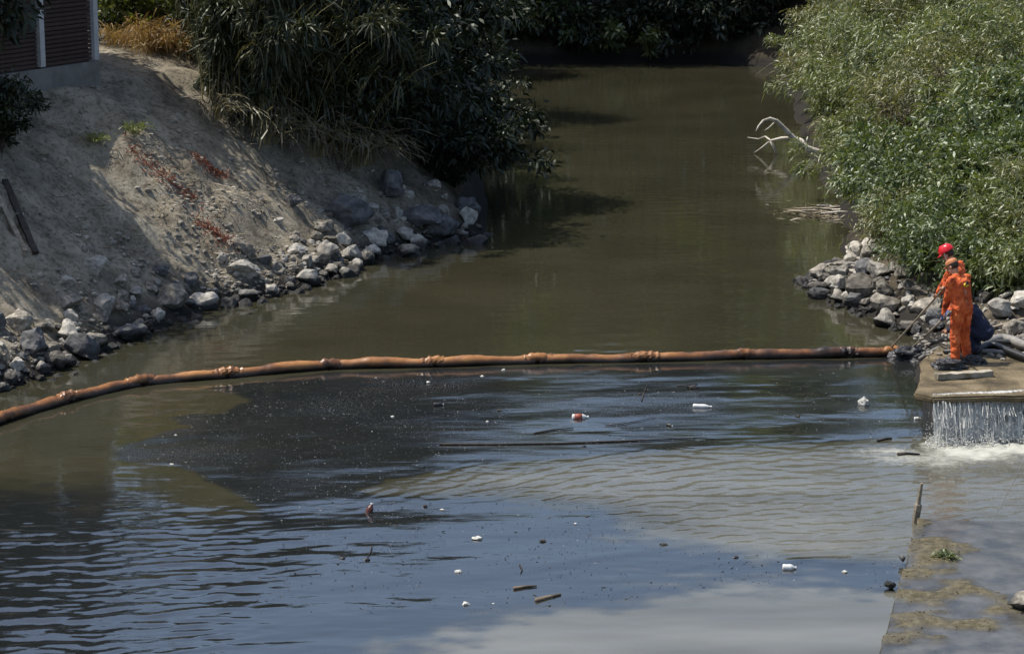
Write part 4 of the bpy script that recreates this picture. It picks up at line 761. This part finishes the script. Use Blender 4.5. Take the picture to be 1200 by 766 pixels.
def person(name, loc, rz, label, J, suit, head_mat, pole=None, gloves=None, emblem=False, hat='helmet', boots=True):
    "J: joints in the person's own frame, facing +Y, x to their right"
    e = empty(name, loc, rz); v = lambda q: Vector(q); mb = MB()
    head = v(J['head']); neck = v(J['neck']); fw = v(J['face']).normalized(); upv = (head-neck).normalized(); sd_ = fw.cross(upv).normalized(); fw = upv.cross(sd_).normalized()
    MH = Matrix((sd_, fw, upv)).transposed()
    H_ = lambda x, y, z: head+MH @ Vector((x, y, z))
    mb.ball(H_(0, -.012, .03), (.074, .094, .088), 14, 10, MH); mb.ball(H_(0, .025, -.045), (.056, .066, .065), 12, 8, MH); mb.caps(neck-Vector((0, 0, .06)), H_(0, -.02, -.06), .058, .052)
    mb.caps(H_(0, .088, .015), H_(0, .108, -.018), .008, .013, 6); mb.ball(H_(0, .082, .03), (.045, .014, .009), 8, 5, MH)
    mb.ball(H_(0, .080, -.052), (.024, .012, .008), 8, 5, MH)
    for s in (-1, 1): mb.ball(H_(s*.074, -.008, -.004), (.010, .019, .030), 8, 6, MH)
    ch = v(J['chest']); pv = v(J['pelvis']); mb.caps(pv, ch, .10, .12); mb.caps(ch, neck, .08, .05)
    for s in ('L', 'R'):
        sh, el, wr = v(J['sh'+s]), v(J['el'+s]), v(J['wr'+s]); mb.caps(ch, sh, .06, .05); mb.caps(sh, el, .045, .038); mb.caps(el, wr, .038, .026)
        fwd = (v(J['hn'+s])).normalized(); hand(mb, wr, v(J['grip']), fwd, s)
        hp, kn, an, toe = v(J['hip'+s]), v(J['kn'+s]), v(J['an'+s]), v(J['toe'+s]); mb.caps(pv, hp, .09, .08); mb.caps(hp, kn, .075, .052); mb.caps(kn, an, .052, .036); mb.caps(an, toe, .035, .03)
    body = mb.obj('body', M['skin'], e, True); remesh(body, .0075, 2)
    mb = MB()
    for s in (-1, 1): mb.ball(H_(s*.031, .081, .008), (.013, .008, .008), 8, 6, MH)
    mb.obj('eyes', M['hair'], body, True)
    mb = MB()       # one piece coverall
    shc = (v(J['shL'])+v(J['shR']))/2; sx_ = (v(J['shR'])-v(J['shL'])).normalized(); mid = pv.lerp(ch, .5)
    for o_, wd, r_ in ((ch, .085, .128), (mid, .075, .122), (pv, .075, .128)): mb.caps(o_-sx_*wd, o_+sx_*wd, r_, r_)
    for s in (-1, 1):
        mb.caps(pv+sx_*.07*s, ch+sx_*.08*s, .118, .125); mb.caps(ch+sx_*.06*s, shc+sx_*.13*s, .11, .075)
    mb.caps(ch, neck-(neck-ch)*.15, .10, .07)
    for s in ('L', 'R'):
        sh, el, wr = v(J['sh'+s]), v(J['el'+s]), v(J['wr'+s]); mb.caps(sh, el, .078, .064); mb.caps(el, wr-(wr-el)*.08, .064, .050)
        hp, kn, an = v(J['hip'+s]), v(J['kn'+s]), v(J['an'+s]); mb.caps(pv, hp, .11, .105); mb.caps(hp, kn, .108, .084); mb.caps(kn, an+(kn-an)*.05, .084, .074)
    cv = mb.obj('coverall', suit, e, True); remesh(cv, .011, 4, .042)
    for s in ('L', 'R'):
        an, toe = v(J['an'+s]), v(J['toe'+s]); mb = MB(); mb.caps(an+Vector((0, 0, .05)), an-Vector((0, 0, .02)), .058, .056); mb.caps(an-Vector((0, 0, .03)), toe-Vector((0, 0, .0)), .052, .046)
        b0 = mb.obj('boot', M['black'], e, True); remesh(b0, .012, 3)
        if gloves:
            wr = v(J['wr'+s]); mb = MB(); hand(mb, wr, v(J['grip']), v(J['hn'+s]).normalized(), s); mb.caps(wr-v(J['hn'+s]).normalized()*.03, wr+v(J['hn'+s]).normalized()*.05, .044, .040); g_ = mb.obj('glove', gloves, e, True); remesh(g_, .007, 2)
    mb = MB(); mb.ball(H_(0, -.022, .028), (.079, .094, .088), 14, 10, MH); hr = mb.obj('hair', M['hair'], body, True)
    if hat == 'helmet':
        mb = MB(); n_ = 20; prof = [(.118, .0), (.122, .012), (.118, .035), (.110, .065), (.092, .098), (.06, .122), (.02, .131)]; vs = []
        for r_, z_ in prof:
            for k in range(n_): a = 6.2832*k/n_; vs.append(H_(r_*.88*math.cos(a), r_*1.12*math.sin(a)-.005, .048+z_))
        fs = [(i*n_+k, i*n_+(k+1) % n_, (i+1)*n_+(k+1) % n_, (i+1)*n_+k) for i in range(len(prof)-1) for k in range(n_)]+[tuple((len(prof)-1)*n_+k for k in range(n_))]
        mb.add(vs, fs); mb.caps(H_(0, -.06, .160), H_(0, .055, .164), .017, .017, 6); hel = mb.obj('helmet', head_mat, e, True); so_ = hel.modifiers.new('t', 'SOLIDIFY'); so_.thickness = .004
        mb = MB(); vs = []; 
        for k in range(9):
            a = R(25+130*k/8); vs += [H_(.102*math.cos(a), .13*math.sin(a), .053), H_(.112*math.cos(a), .19*math.sin(a)+.0, .036)]
        mb.add(vs, [(2*k, 2*k+1, 2*k+3, 2*k+2) for k in range(8)]); br_ = mb.obj('helmet_brim', head_mat, hel, True); so_ = br_.modifiers.new('t', 'SOLIDIFY'); so_.thickness = .006
        mb = MB(); mb.tube([H_(.088, .0, .06), H_(.078, .02, -.02), H_(.05, .05, -.09), H_(0, .06, -.11), H_(-.05, .05, -.09), H_(-.078, .02, -.02), H_(-.088, 0, .06)], .006, 5); mb.obj('chin_strap', M['white'], hel)
    else:
        mb = MB(); n_ = 18; prof = [(.096, 0), (.099, .02), (.096, .045), (.08, .07), (.05, .085), (.015, .09)]; vs = []
        for r_, z_ in prof:
            for k in range(n_): a = 6.2832*k/n_; vs.append(H_(r_*.90*math.cos(a), r_*1.08*math.sin(a)-.014, .045+z_))
        mb.add(vs, [(i*n_+k, i*n_+(k+1) % n_, (i+1)*n_+(k+1) % n_, (i+1)*n_+k) for i in range(len(prof)-1) for k in range(n_)]+[tuple((len(prof)-1)*n_+k for k in range(n_))]); cp = mb.obj('cap', head_mat, e, True)
        mb = MB(); vs = []
        for k in range(7):
            a = R(35+110*k/6); vs += [H_(.088*math.cos(a), .095*math.sin(a), .05), H_(.085*math.cos(a), .165*math.sin(a), .036)]
        mb.add(vs, [(2*k, 2*k+1, 2*k+3, 2*k+2) for k in range(6)]); q_ = mb.obj('cap_peak', head_mat, cp, True); so_ = q_.modifiers.new('t', 'SOLIDIFY'); so_.thickness = .005
    if emblem:     # printed mark between the shoulder blades
        bn = -(v(J['face'])*1.0); bn.z = 0; bn.normalize(); c_ = ch+Vector((0, -.146, .045)); mb = MB(); k = 12
        mb.add([c_+Vector((.055*math.cos(6.2832*i/k), .0, .034*math.sin(6.2832*i/k)-.02)) for i in range(k)], [tuple(range(k))]); z_ = mb.obj('back_emblem', M['yellowp'], cv); so_ = z_.modifiers.new('t', 'SOLIDIFY'); so_.thickness = .03
        mb = MB(); mb.add([c_+Vector((-.035, -.018, -.005)), c_+Vector((.03, -.018, -.005)), c_+Vector((.005, -.018, .045)), c_+Vector((-.02, -.018, .04))], [(0, 1, 2, 3)]); z_ = mb.obj('emblem_mark', M['hair'], cv); so_ = z_.modifiers.new('t', 'SOLIDIFY'); so_.thickness = .02
    tag(e, label, 'person'); return e
def standing(pole_a_local, pole_d, hs=1.0, lean=0, spread=1.0, headturn=(0, 1, -.55), bw_=1.0):
    J = dict(pelvis=(0, 0, .93), chest=(0, .03+lean*.5, 1.29), neck=(0, .06+lean, 1.45), head=(0, .12+lean*1.2, 1.575), face=headturn, shL=(-.2, .02+lean*.8, 1.385), shR=(.2, .02+lean*.8, 1.385))
    for s, q in (('L', -1), ('R', 1)):
        J['hip'+s] = (q*.10, 0, .88); J['kn'+s] = (q*.125*spread, .035, .49); J['an'+s] = (q*.15*spread, -.02, .09); J['toe'+s] = (q*.17*spread, .15, .047)
    a = Vector(pole_a_local); d = Vector(pole_d).normalized(); hl = a; hr = a-d*.38
    for s, hnd, out in (('L', hl, Vector((-.8, -.3, -.5))), ('R', hr, Vector((.9, -.35, -.4)))):
        sh = Vector(J['sh'+s]); el = elbow(sh, hnd, out, .29, .26); fw = (hnd-el).normalized(); wr = hnd-fw*.07
        J['el'+s] = el; J['wr'+s] = wr; J['hn'+s] = fw
    J['grip'] = d
    for k in J:
        if k not in ('face', 'grip', 'hnL', 'hnR'): J[k] = tuple(Vector(J[k])*hs)
    return J
def pole_tool(a, b_, label, blade=True):
    "long handled rake: handle, head"
    e = empty('skimming_pole', b_); mb = MB(); mb.tube([a-b_, (a-b_)*.5+Vector((0, 0, -.006)), Vector((0, 0, 0))], .017, 8); mb.obj('handle', M['greywood'], e, True)
    d = (a-b_).normalized(); s = d.cross(Vector((0, 0, 1))).normalized(); mb = MB(); mb.tube([d*.32, d*.1, -d*.02], [.026, .05, .06], 8, squash=.5); mb.tube([s*-.10-d*.03, s*.10-d*.03], .016, 6); hd = mb.obj('head', M['darkwood'], e, True)
    tag(e, label, 'pole'); return e
zf = ZP+.015
W1 = P(1125, 424, zf); rz1 = R(40)
tip1 = P(1066, 410, .02); 
def to_local(p, W, rz): return Matrix.Rotation(-rz, 3, 'Z') @ (Vector(p)-W)
hand1 = PY(1105, 371, W1.y+.20); d1_ = tip1-hand1
J = standing(to_local(hand1, W1, rz1), Matrix.Rotation(-rz1, 3, 'Z') @ d1_, .955, lean=.10, headturn=(-.25, 1, -.6))
person('person', W1, rz1, 'person in orange coveralls and tan cap standing with back turned, holding a pole', J, M['orange'], M['cap'], emblem=True, hat='cap', gloves=M['blue'])
hh1 = W1+Matrix.Rotation(rz1, 3, 'Z') @ (to_local(hand1, W1, rz1)*.955); pole_tool(hh1-d1_.normalized()*.75, tip1, 'long wooden pole with dark head held by person in tan cap')
W2 = Vector((W1.x+.10, W1.y+.70, zf-.02)); rz2 = R(62); tip2 = P(1040, 412, .02); hand2 = PY(1098, 348, W2.y+.12); d2_ = tip2-hand2
J = standing(to_local(hand2, W2, rz2), Matrix.Rotation(-rz2, 3, 'Z') @ d2_, 1.02, lean=.09, headturn=(.1, 1, -.5))
person('person', W2, rz2, 'person in orange coveralls and red hard hat leaning on a pole', J, M['orange'], M['redplastic'], hat='helmet')
hh2 = W2+Matrix.Rotation(rz2, 3, 'Z') @ (to_local(hand2, W2, rz2)*1.02); pole_tool(hh2-d2_.normalized()*.8, tip2, 'long pole with dark head held by person in red hard hat')
# crouching worker
J = dict(pelvis=(0, -.12, .36), chest=(0, .08, .62), neck=(0, .16, .74), head=(0, .25, .83), face=(0, 1, -.6), shL=(-.18, .10, .70), shR=(.18, .10, .70), hipL=(-.10, -.10, .33), hipR=(.10, -.10, .33), knL=(-.17, .26, .46), knR=(.17, .26, .46), anL=(-.14, .02, .09), anR=(.14, .02, .09), toeL=(-.16, .18, .047), toeR=(.16, .18, .047), elL=(-.24, .30, .50), elR=(.24, .30, .50), wrL=(-.10, .46, .36), wrR=(.08, .46, .34), hnL=(.2, .8, -.5), hnR=(-.2, .8, -.5), grip=(1, 0, 0))
W3 = Vector((W1.x+.40, W1.y+.62, zf)); person('person', W3, R(70), 'person in dark navy clothes crouching behind the one in tan cap', J, M['navy'], M['cap'], hat='cap')
# things round the workers' feet
def crumple(name, c, size, mat, label, cat, seed=0, sub=3):
    bm = bmesh.new(); bmesh.ops.create_icosphere(bm, subdivisions=sub, radius=1)
    for v in bm.verts:
        f = 1+.45*mnoise.noise(v.co*2.0+Vector((seed, 0, 0)))+.38*abs(mnoise.noise(v.co*4.5+Vector((0, seed, 0))))-.08; v.co = Vector((v.co.x*size[0]*f, v.co.y*size[1]*f, max(-.35, v.co.z)*size[2]*f))
    me = bpy.data.meshes.new(name); bm.to_mesh(me); bm.free(); me.materials.append(mat); o = link(bpy.data.objects.new(name, me)); o.location = c; tag(o, label, cat); return o
crumple('plastic_bag', P(1112, 429, ZP+.03), (.26, .15, .11), M['blackbag'], 'crumpled black plastic bag at the feet of person in tan cap', 'bag', 2, 4)
crumple('plastic_bag', P(1142, 424, ZP+.03), (.17, .13, .10), M['blackbag'], 'black plastic bag on the concrete near the heels of person in tan cap', 'bag', 5, 4)
crumple('debris_heap', P(1075, 417, .05), (.44, .26, .18), M['blackbag'], 'black oily heap gathered at the end of the boom', 'debris', 8, 4)
a = P(1097, 441, ZP+.05); b_ = P(1162, 437, ZP+.05); beam('wooden_beam', a, b_, .15, .09, M['palewood'], 'pale wooden beam lying along the edge of the weir ledge', 'beam')
def hose(pts, r_, mat, label, name='hose'):
    ps = [Vector(q) for q in pts]; sm_ = []
    for i in range(len(ps)-1):
        p_ = [ps[max(0, min(len(ps)-1, i+k))] for k in (-1, 0, 1, 2)]
        for k in range(6):
            u = k/6; sm_.append(.5*((2*p_[1])+(-p_[0]+p_[2])*u+(2*p_[0]-5*p_[1]+4*p_[2]-p_[3])*u*u+(-p_[0]+3*p_[1]-3*p_[2]+p_[3])*u**3))
    sm_.append(ps[-1]); mb = MB(); mb.tube(sm_, r_, 10); return tag(mb.obj(name, mat, None, True), label, 'hose', 'hoses lying beside the workers')
hose([P(1066, 413, .05), P(1085, 404, .20), P(1105, 398, .50), P(1130, 398, .76), P(1165, 400, .78), P(1215, 402, .78)], .045, M['black'], 'black hose rising from the boom end past the crouching person')
hose([P(1078, 420, .08), P(1095, 410, .35), P(1112, 405, .62), P(1135, 410, .74), P(1170, 412, .74), P(1220, 418, .74)], .035, M['greypipe'], 'grey hose dipping towards the black oily heap')
hose([P(1150, 404, .78), P(1175, 396, .80), P(1200, 404, .80), P(1225, 410, .8)], .075, M['greypipe'], 'thick grey suction hose behind the workers')
hose([P(1142, 412, .76), P(1162, 404, .79), P(1186, 413, .77), P(1215, 424, .75)], .06, M['black'], 'thick black hose lying on the weir ledge')
for i, (a, b_, w_, lab) in enumerate([((1150, 392), (1200, 378), .06, 'thin board leaning on rubble beyond the hoses'), ((1172, 352), (1200, 340), .10, 'broken pale board on the rubble bank')]):
    A = PG(*a)+up; B = PG(*b_)+up; beam('board', A, B, w_, .04, M['greywood'] if i == 0 else M['deadwood'], lab, 'board')
RSPOT.clear()
for px, py, wpx, k, lab in [(1170, 372, 40, 'rock_pale', 'pale concrete chunk on the rubble bank beyond the hoses'), (1196, 366, 34, 'rock_pale', 'whitish slab chunk at the top of rubble bank'), (1155, 352, 24, 'rock', 'grey stone on rubble bank below the bushes'), (1190, 392, 30, 'rock', 'flat grey stone beside the thick hose'), (1178, 330, 16, 'rock_pale', 'small pale stone in grass above the rubble bank'), (1200, 412, 26, 'rock_pale', 'tan broken lump near the thick hoses'), (1100, 385, 24, 'rock_dark', 'dark wet stone at the water behind the poles'), (1160, 385, 22, 'rock', 'small grey stone between boards and hoses')]:
    p = PG(px, py); rock(p.x, p.y, wpx/FPX*p.y*.55, k, lab, sink=.25)

# ================================================================== DRIFTWOOD
a0 = P(969, 183); yb = a0.y
def br(pts, rad, mb): mb.tube([PY(x, y, yb+dy) for x, y, dy in pts], rad, 7, jitter=.08)
e = empty('bare_branch', a0); Mi = Matrix.Translation(-a0)
for nm, pts, rad in (('limb', [(985, 188, .2), (969, 182, 0), (946, 174, 0), (930, 163, -.1), (918, 150, -.15), (910, 142, -.2), (902, 139, -.25), (895, 141, -.3)], [.09, .095, .095, .085, .072, .062, .05, .028]), ('twig', [(928, 162, -.1), (916, 162, .1), (903, 165, .3), (897, 160, .4)], [.055, .045, .036, .02]), ('twig', [(903, 165, .3), (908, 175, .3), (910, 182, .3)], [.045, .04, .03]), ('twig', [(895, 141, -.3), (889, 148, -.35), (886, 154, -.4)], [.04, .03, .015]), ('twig', [(897, 160, .4), (889, 163, .6), (876, 161, .7)], [.024, .018, .01]), ('twig', [(910, 142, -.2), (901, 150, -.1), (896, 153, 0)], [.03, .02, .01]), ('twig', [(903, 165, .3), (893, 173, .5), (884, 179, .5)], [.03, .022, .014]), ('twig', [(946, 174, 0), (940, 164, .3), (934, 161, .4)], [.05, .035, .02])):
    mb = MB(); mb.tube([PY(x, y, yb+dy)-a0 for x, y, dy in pts], rad, 7, jitter=.06); mb.obj(nm, M['deadwood'], e, True)
tag(e, 'bare bleached branch rising from the water beside the willows', 'branch')
c0 = P(968, 250); e = empty('driftwood_raft', c0)
for i in range(15):
    s = Vector((random.uniform(-.75, .75), random.uniform(-.7, .7), random.uniform(.0, .12))); a = random.gauss(-.15, .55); L_ = random.uniform(.15, .6); d = Vector((math.cos(a), math.sin(a), random.uniform(-.04, .05)))
    mb = MB(); mb.tube([s-d*L_, s+Vector((0, 0, .03)), s+d*L_], [.02, .028, .016], 6); mb.obj('stick', M[random.choice(('deadwood', 'greywood', 'greywood'))], e, True)
tag(e, 'flat raft of pale driftwood sticks floating under the willow bushes', 'driftwood')
n = 500; q = np.column_stack([rng.normal(0, .55, n)+c0.x, rng.normal(0, .55, n)+c0.y, rng.uniform(.0, .05, n)]); V, F = blades(q, rng.normal(size=(n, 3))*np.array([1, .6, .1]), rng.uniform(.06, .3, n), rng.uniform(.01, .03, n), .05)
tag(npobj('raft_scum', V, F, M['litter']), 'dry scum caught in the driftwood raft', 'litter', kind='stuff')

# ================================================================== FLOATING LITTER
def at(px, py): return P(px, py, .0)
def bottle(px, py, ln, r_, rz, mat, label, band=None, tilt=0):
    e = empty('bottle', at(px, py)+Vector((0, 0, r_*.35)), rz); prof = [(r_*.6, 0), (r_*.95, ln*.03), (r_, ln*.08), (r_*.93, ln*.3), (r_, ln*.5), (r_*.98, ln*.62), (r_*.7, ln*.76), (r_*.36, ln*.86), (r_*.33, ln*.93)]
    My = Matrix.Rotation(R(90-tilt), 3, 'Y'); prof = [(a, z-ln*.5) for a, z in prof]
    mb = MB(); mb.lathe(prof, 12, My); mb.obj('bottle_body', mat, e, True); mb = MB(); mb.lathe([(r_*.40, ln*.43), (r_*.42, ln*.50), (r_*.38, ln*.51)], 12, My); mb.obj('bottle_cap', M['white'], e)
    if band: mb = MB(); mb.lathe([(r_*1.03, -ln*.36), (r_*1.05, -ln*.10), (r_*1.03, ln*.10)], 12, My); mb.obj('bottle_label', band, e, True)
    tag(e, label, 'bottle')
bottle(680, 490, .26, .055, R(5), M['white'], 'bottle with rust red label floating on black oil below the boom', M['redlabel'])
bottle(823, 477, .30, .04, R(-8), M['white'], 'long white crushed bottle floating in the oil below the boom')
bottle(925, 666, .17, .045, R(-4), M['white'], 'short white bottle floating off the weir apron')
bottle(514, 475, .16, .04, R(12), M['black'], 'dark small bottle floating on the black oil')
bottle(433, 599, .20, .05, R(30), M['brownpl'], 'brown plastic bottle standing up out of the oily water', tilt=65)
bottle(785, 499, .12, .03, R(-50), M['black'], 'tiny dark bottle near the long floating stick')
bottle(1075, 491, .10, .03, R(10), M['white'], 'little pale bottle near the end of weir ledge')
o = crumple('float_ball', at(1012, 474)+Vector((0, 0, .02)), (.085, .085, .10), M['foamw'], 'round white float drifting between the boom and waterfall', 'float', 1)
for px, py, s, mt, lab in [(a_, b_, c_*.85, d_, e_) for a_, b_, c_, d_, e_ in [(559, 631, .075, 'foamw', 'white foam lump with dark underside on blue grey film'), (537, 670, .05, 'foamw', 'small white foam chip on the smooth film below the foam lump'), (546, 708, .05, 'foamw', 'flat white scrap where the oil film ends'), (990, 670, .04, 'foamw', 'tiny white scrap near the short white bottle'), (571, 494, .035, 'foamw', 'white speck of foam on black oil near the dark small bottle'), (460, 488, .035, 'foamw', 'white foam fleck in the black oil patch'), (590, 434, .045, 'foamw', 'white scrap against the boom in the middle of river'), (502, 448, .05, 'foamw', 'white scrap floating just off the boom'), (565, 441, .04, 'foamw', 'small pale scrap near the boom joint'), (201, 544, .035, 'foamw', 'white speck at the tip of the oil slick'), (206, 510, .03, 'foamw', 'white speck among the ragged fingers of oil'), (674, 614, .035, 'foamw', 'tiny white scrap on film near the rippled tongue'), (518, 597, .03, 'foamw', 'tiny white scrap near the brown upright bottle'), (578, 707, .02, 'foamw', 'tiny pale fleck at the end of the oil film'),
                          (585, 481, .045, 'darkwood', 'dark lump floating on black oil in midstream'), (401, 654, .055, 'black', 'black round lump floating near the ripples'), (430, 656, .05, 'black', 'black lump beside the round black one'), (441, 443, .04, 'black', 'black bit floating close to the boom'), (778, 638, .05, 'darkwood', 'dark clod on the film below the rippled tongue'), (862, 653, .04, 'black', 'black bit on the film below the rippled tongue'), (636, 634, .04, 'darkwood', 'dark clod beside white foam lump'), (498, 593, .045, 'darkwood', 'dark flat clod near the brown bottle'), (688, 605, .03, 'black', 'black bit at the edge of rippled tongue'), (464, 616, .03, 'darkwood', 'small dark clod on the smooth film'), (812, 455, .09, 'darkwood', 'dark tangled clump under the boom'), (750, 462, .04, 'darkwood', 'small dark clod below the boom'), (684, 523, .04, 'black', 'black knob beside the long floating stick'), (935, 488, .05, 'darkwood', 'sodden bark piece between white bottle and float')]]:
    crumple('floating_scrap', at(px, py)+Vector((0, 0, s*.12)), (s*random.uniform(.7, 1.25), s*random.uniform(.6, .9), s*random.uniform(.35, .7)), M[mt], lab, 'scrap', px % 17, 2)['group'] = 'small litter floating on the oily water'
def stick(pts, r_, mat, label, name='stick'):
    ps = [at(*q)+Vector((0, 0, .012)) for q in pts]; mb = MB(); mb.tube(ps, [r_]+[r_*.85]*(len(ps)-2)+[r_*.5], 6, jitter=.1); tag(mb.obj(name, mat, None, True), label, 'stick', 'sticks floating on the oily water')
stick([(515, 521), (590, 521), (660, 520), (740, 517), (815, 514)], .016, M['darkwood'], 'long thin dark stick floating across the oil')
stick([(626, 508), (648, 504), (672, 502)], .014, M['darkwood'], 'short dark stick floating below the red labelled bottle')
stick([(628, 704), (640, 701), (657, 697)], .028, M['twig'], 'thick broken stick floating where the film ends')
stick([(602, 690), (615, 688), (629, 687)], .02, M['twig'], 'brown leafy twig floating beside the thick broken stick')
stick([(1052, 533), (1062, 532), (1078, 533)], .028, M['darkwood'], 'dark stick in the foam under the waterfall')
stick([(1028, 517), (1037, 515), (1045, 514)], .022, M['darkwood'], 'dark short stick at the edge of the foam')
stick([(793, 453), (805, 452), (818, 450)], .012, M['darkwood'], 'thin twig poking out of the dark tangled clump')
stick([(752, 470), (755, 460), (758, 452)], .012, M['darkwood'], 'crooked twig on black oil below the boom')
stick([(710, 499), (730, 497), (768, 490)], .008, M['darkwood'], 'hair thin twig beyond the red labelled bottle')
stick([(436, 640), (434, 648), (430, 654)], .008, M['darkwood'], 'hair thin twig sticking from the black lump')
stick([(609, 662), (612, 668), (610, 672)], .010, M['darkwood'], 'curled twig on the smooth film')
n = 1000; pts = []
while len(pts) < n:
    px, py = random.uniform(300, 1050), random.uniform(570, 720); q = P(px, py)
    if inside(np.array(q.x), np.array(q.y), OIL2_SHADE) and vnoise(q.x*1.3, q.y*1.3)+random.uniform(-.3, .3) > -.05: pts.append((q.x, q.y, .006))
V, F = blades(np.array(pts), rng.normal(size=(n, 3))*np.array([1, .7, .1]), rng.uniform(.01, .01, n)+rng.exponential(.014, n), rng.uniform(.005, .014, n), 0)
tag(npobj('dark_flecks', V, F, M['darkwood']), 'dark dirt flecks drifting on the blue grey film', 'flecks', kind='stuff')
# flecks of dirt too many to count
n = 5200; pts = []
while len(pts) < n:
    px, py = random.uniform(130, 1090), random.triangular(425, 700, 470); q = P(px, py)
    a1 = inside(np.array(q.x), np.array(q.y), OIL1); a2 = inside(np.array(q.x), np.array(q.y), OIL2_SHADE) and px > 330
    if a1 or (a2 and random.random() < .35): pts.append((q.x, q.y, .006))
pts = np.array(pts); V, F = blades(pts, rng.normal(size=(n, 3))*np.array([1, 1, .12]), rng.uniform(.006, .012, n)+rng.exponential(.007, n), rng.uniform(.004, .012, n), 0)
tag(npobj('floating_flecks', V, F, M['fleck']), 'fine dirt flecks floating all over the black oil', 'flecks', kind='stuff')
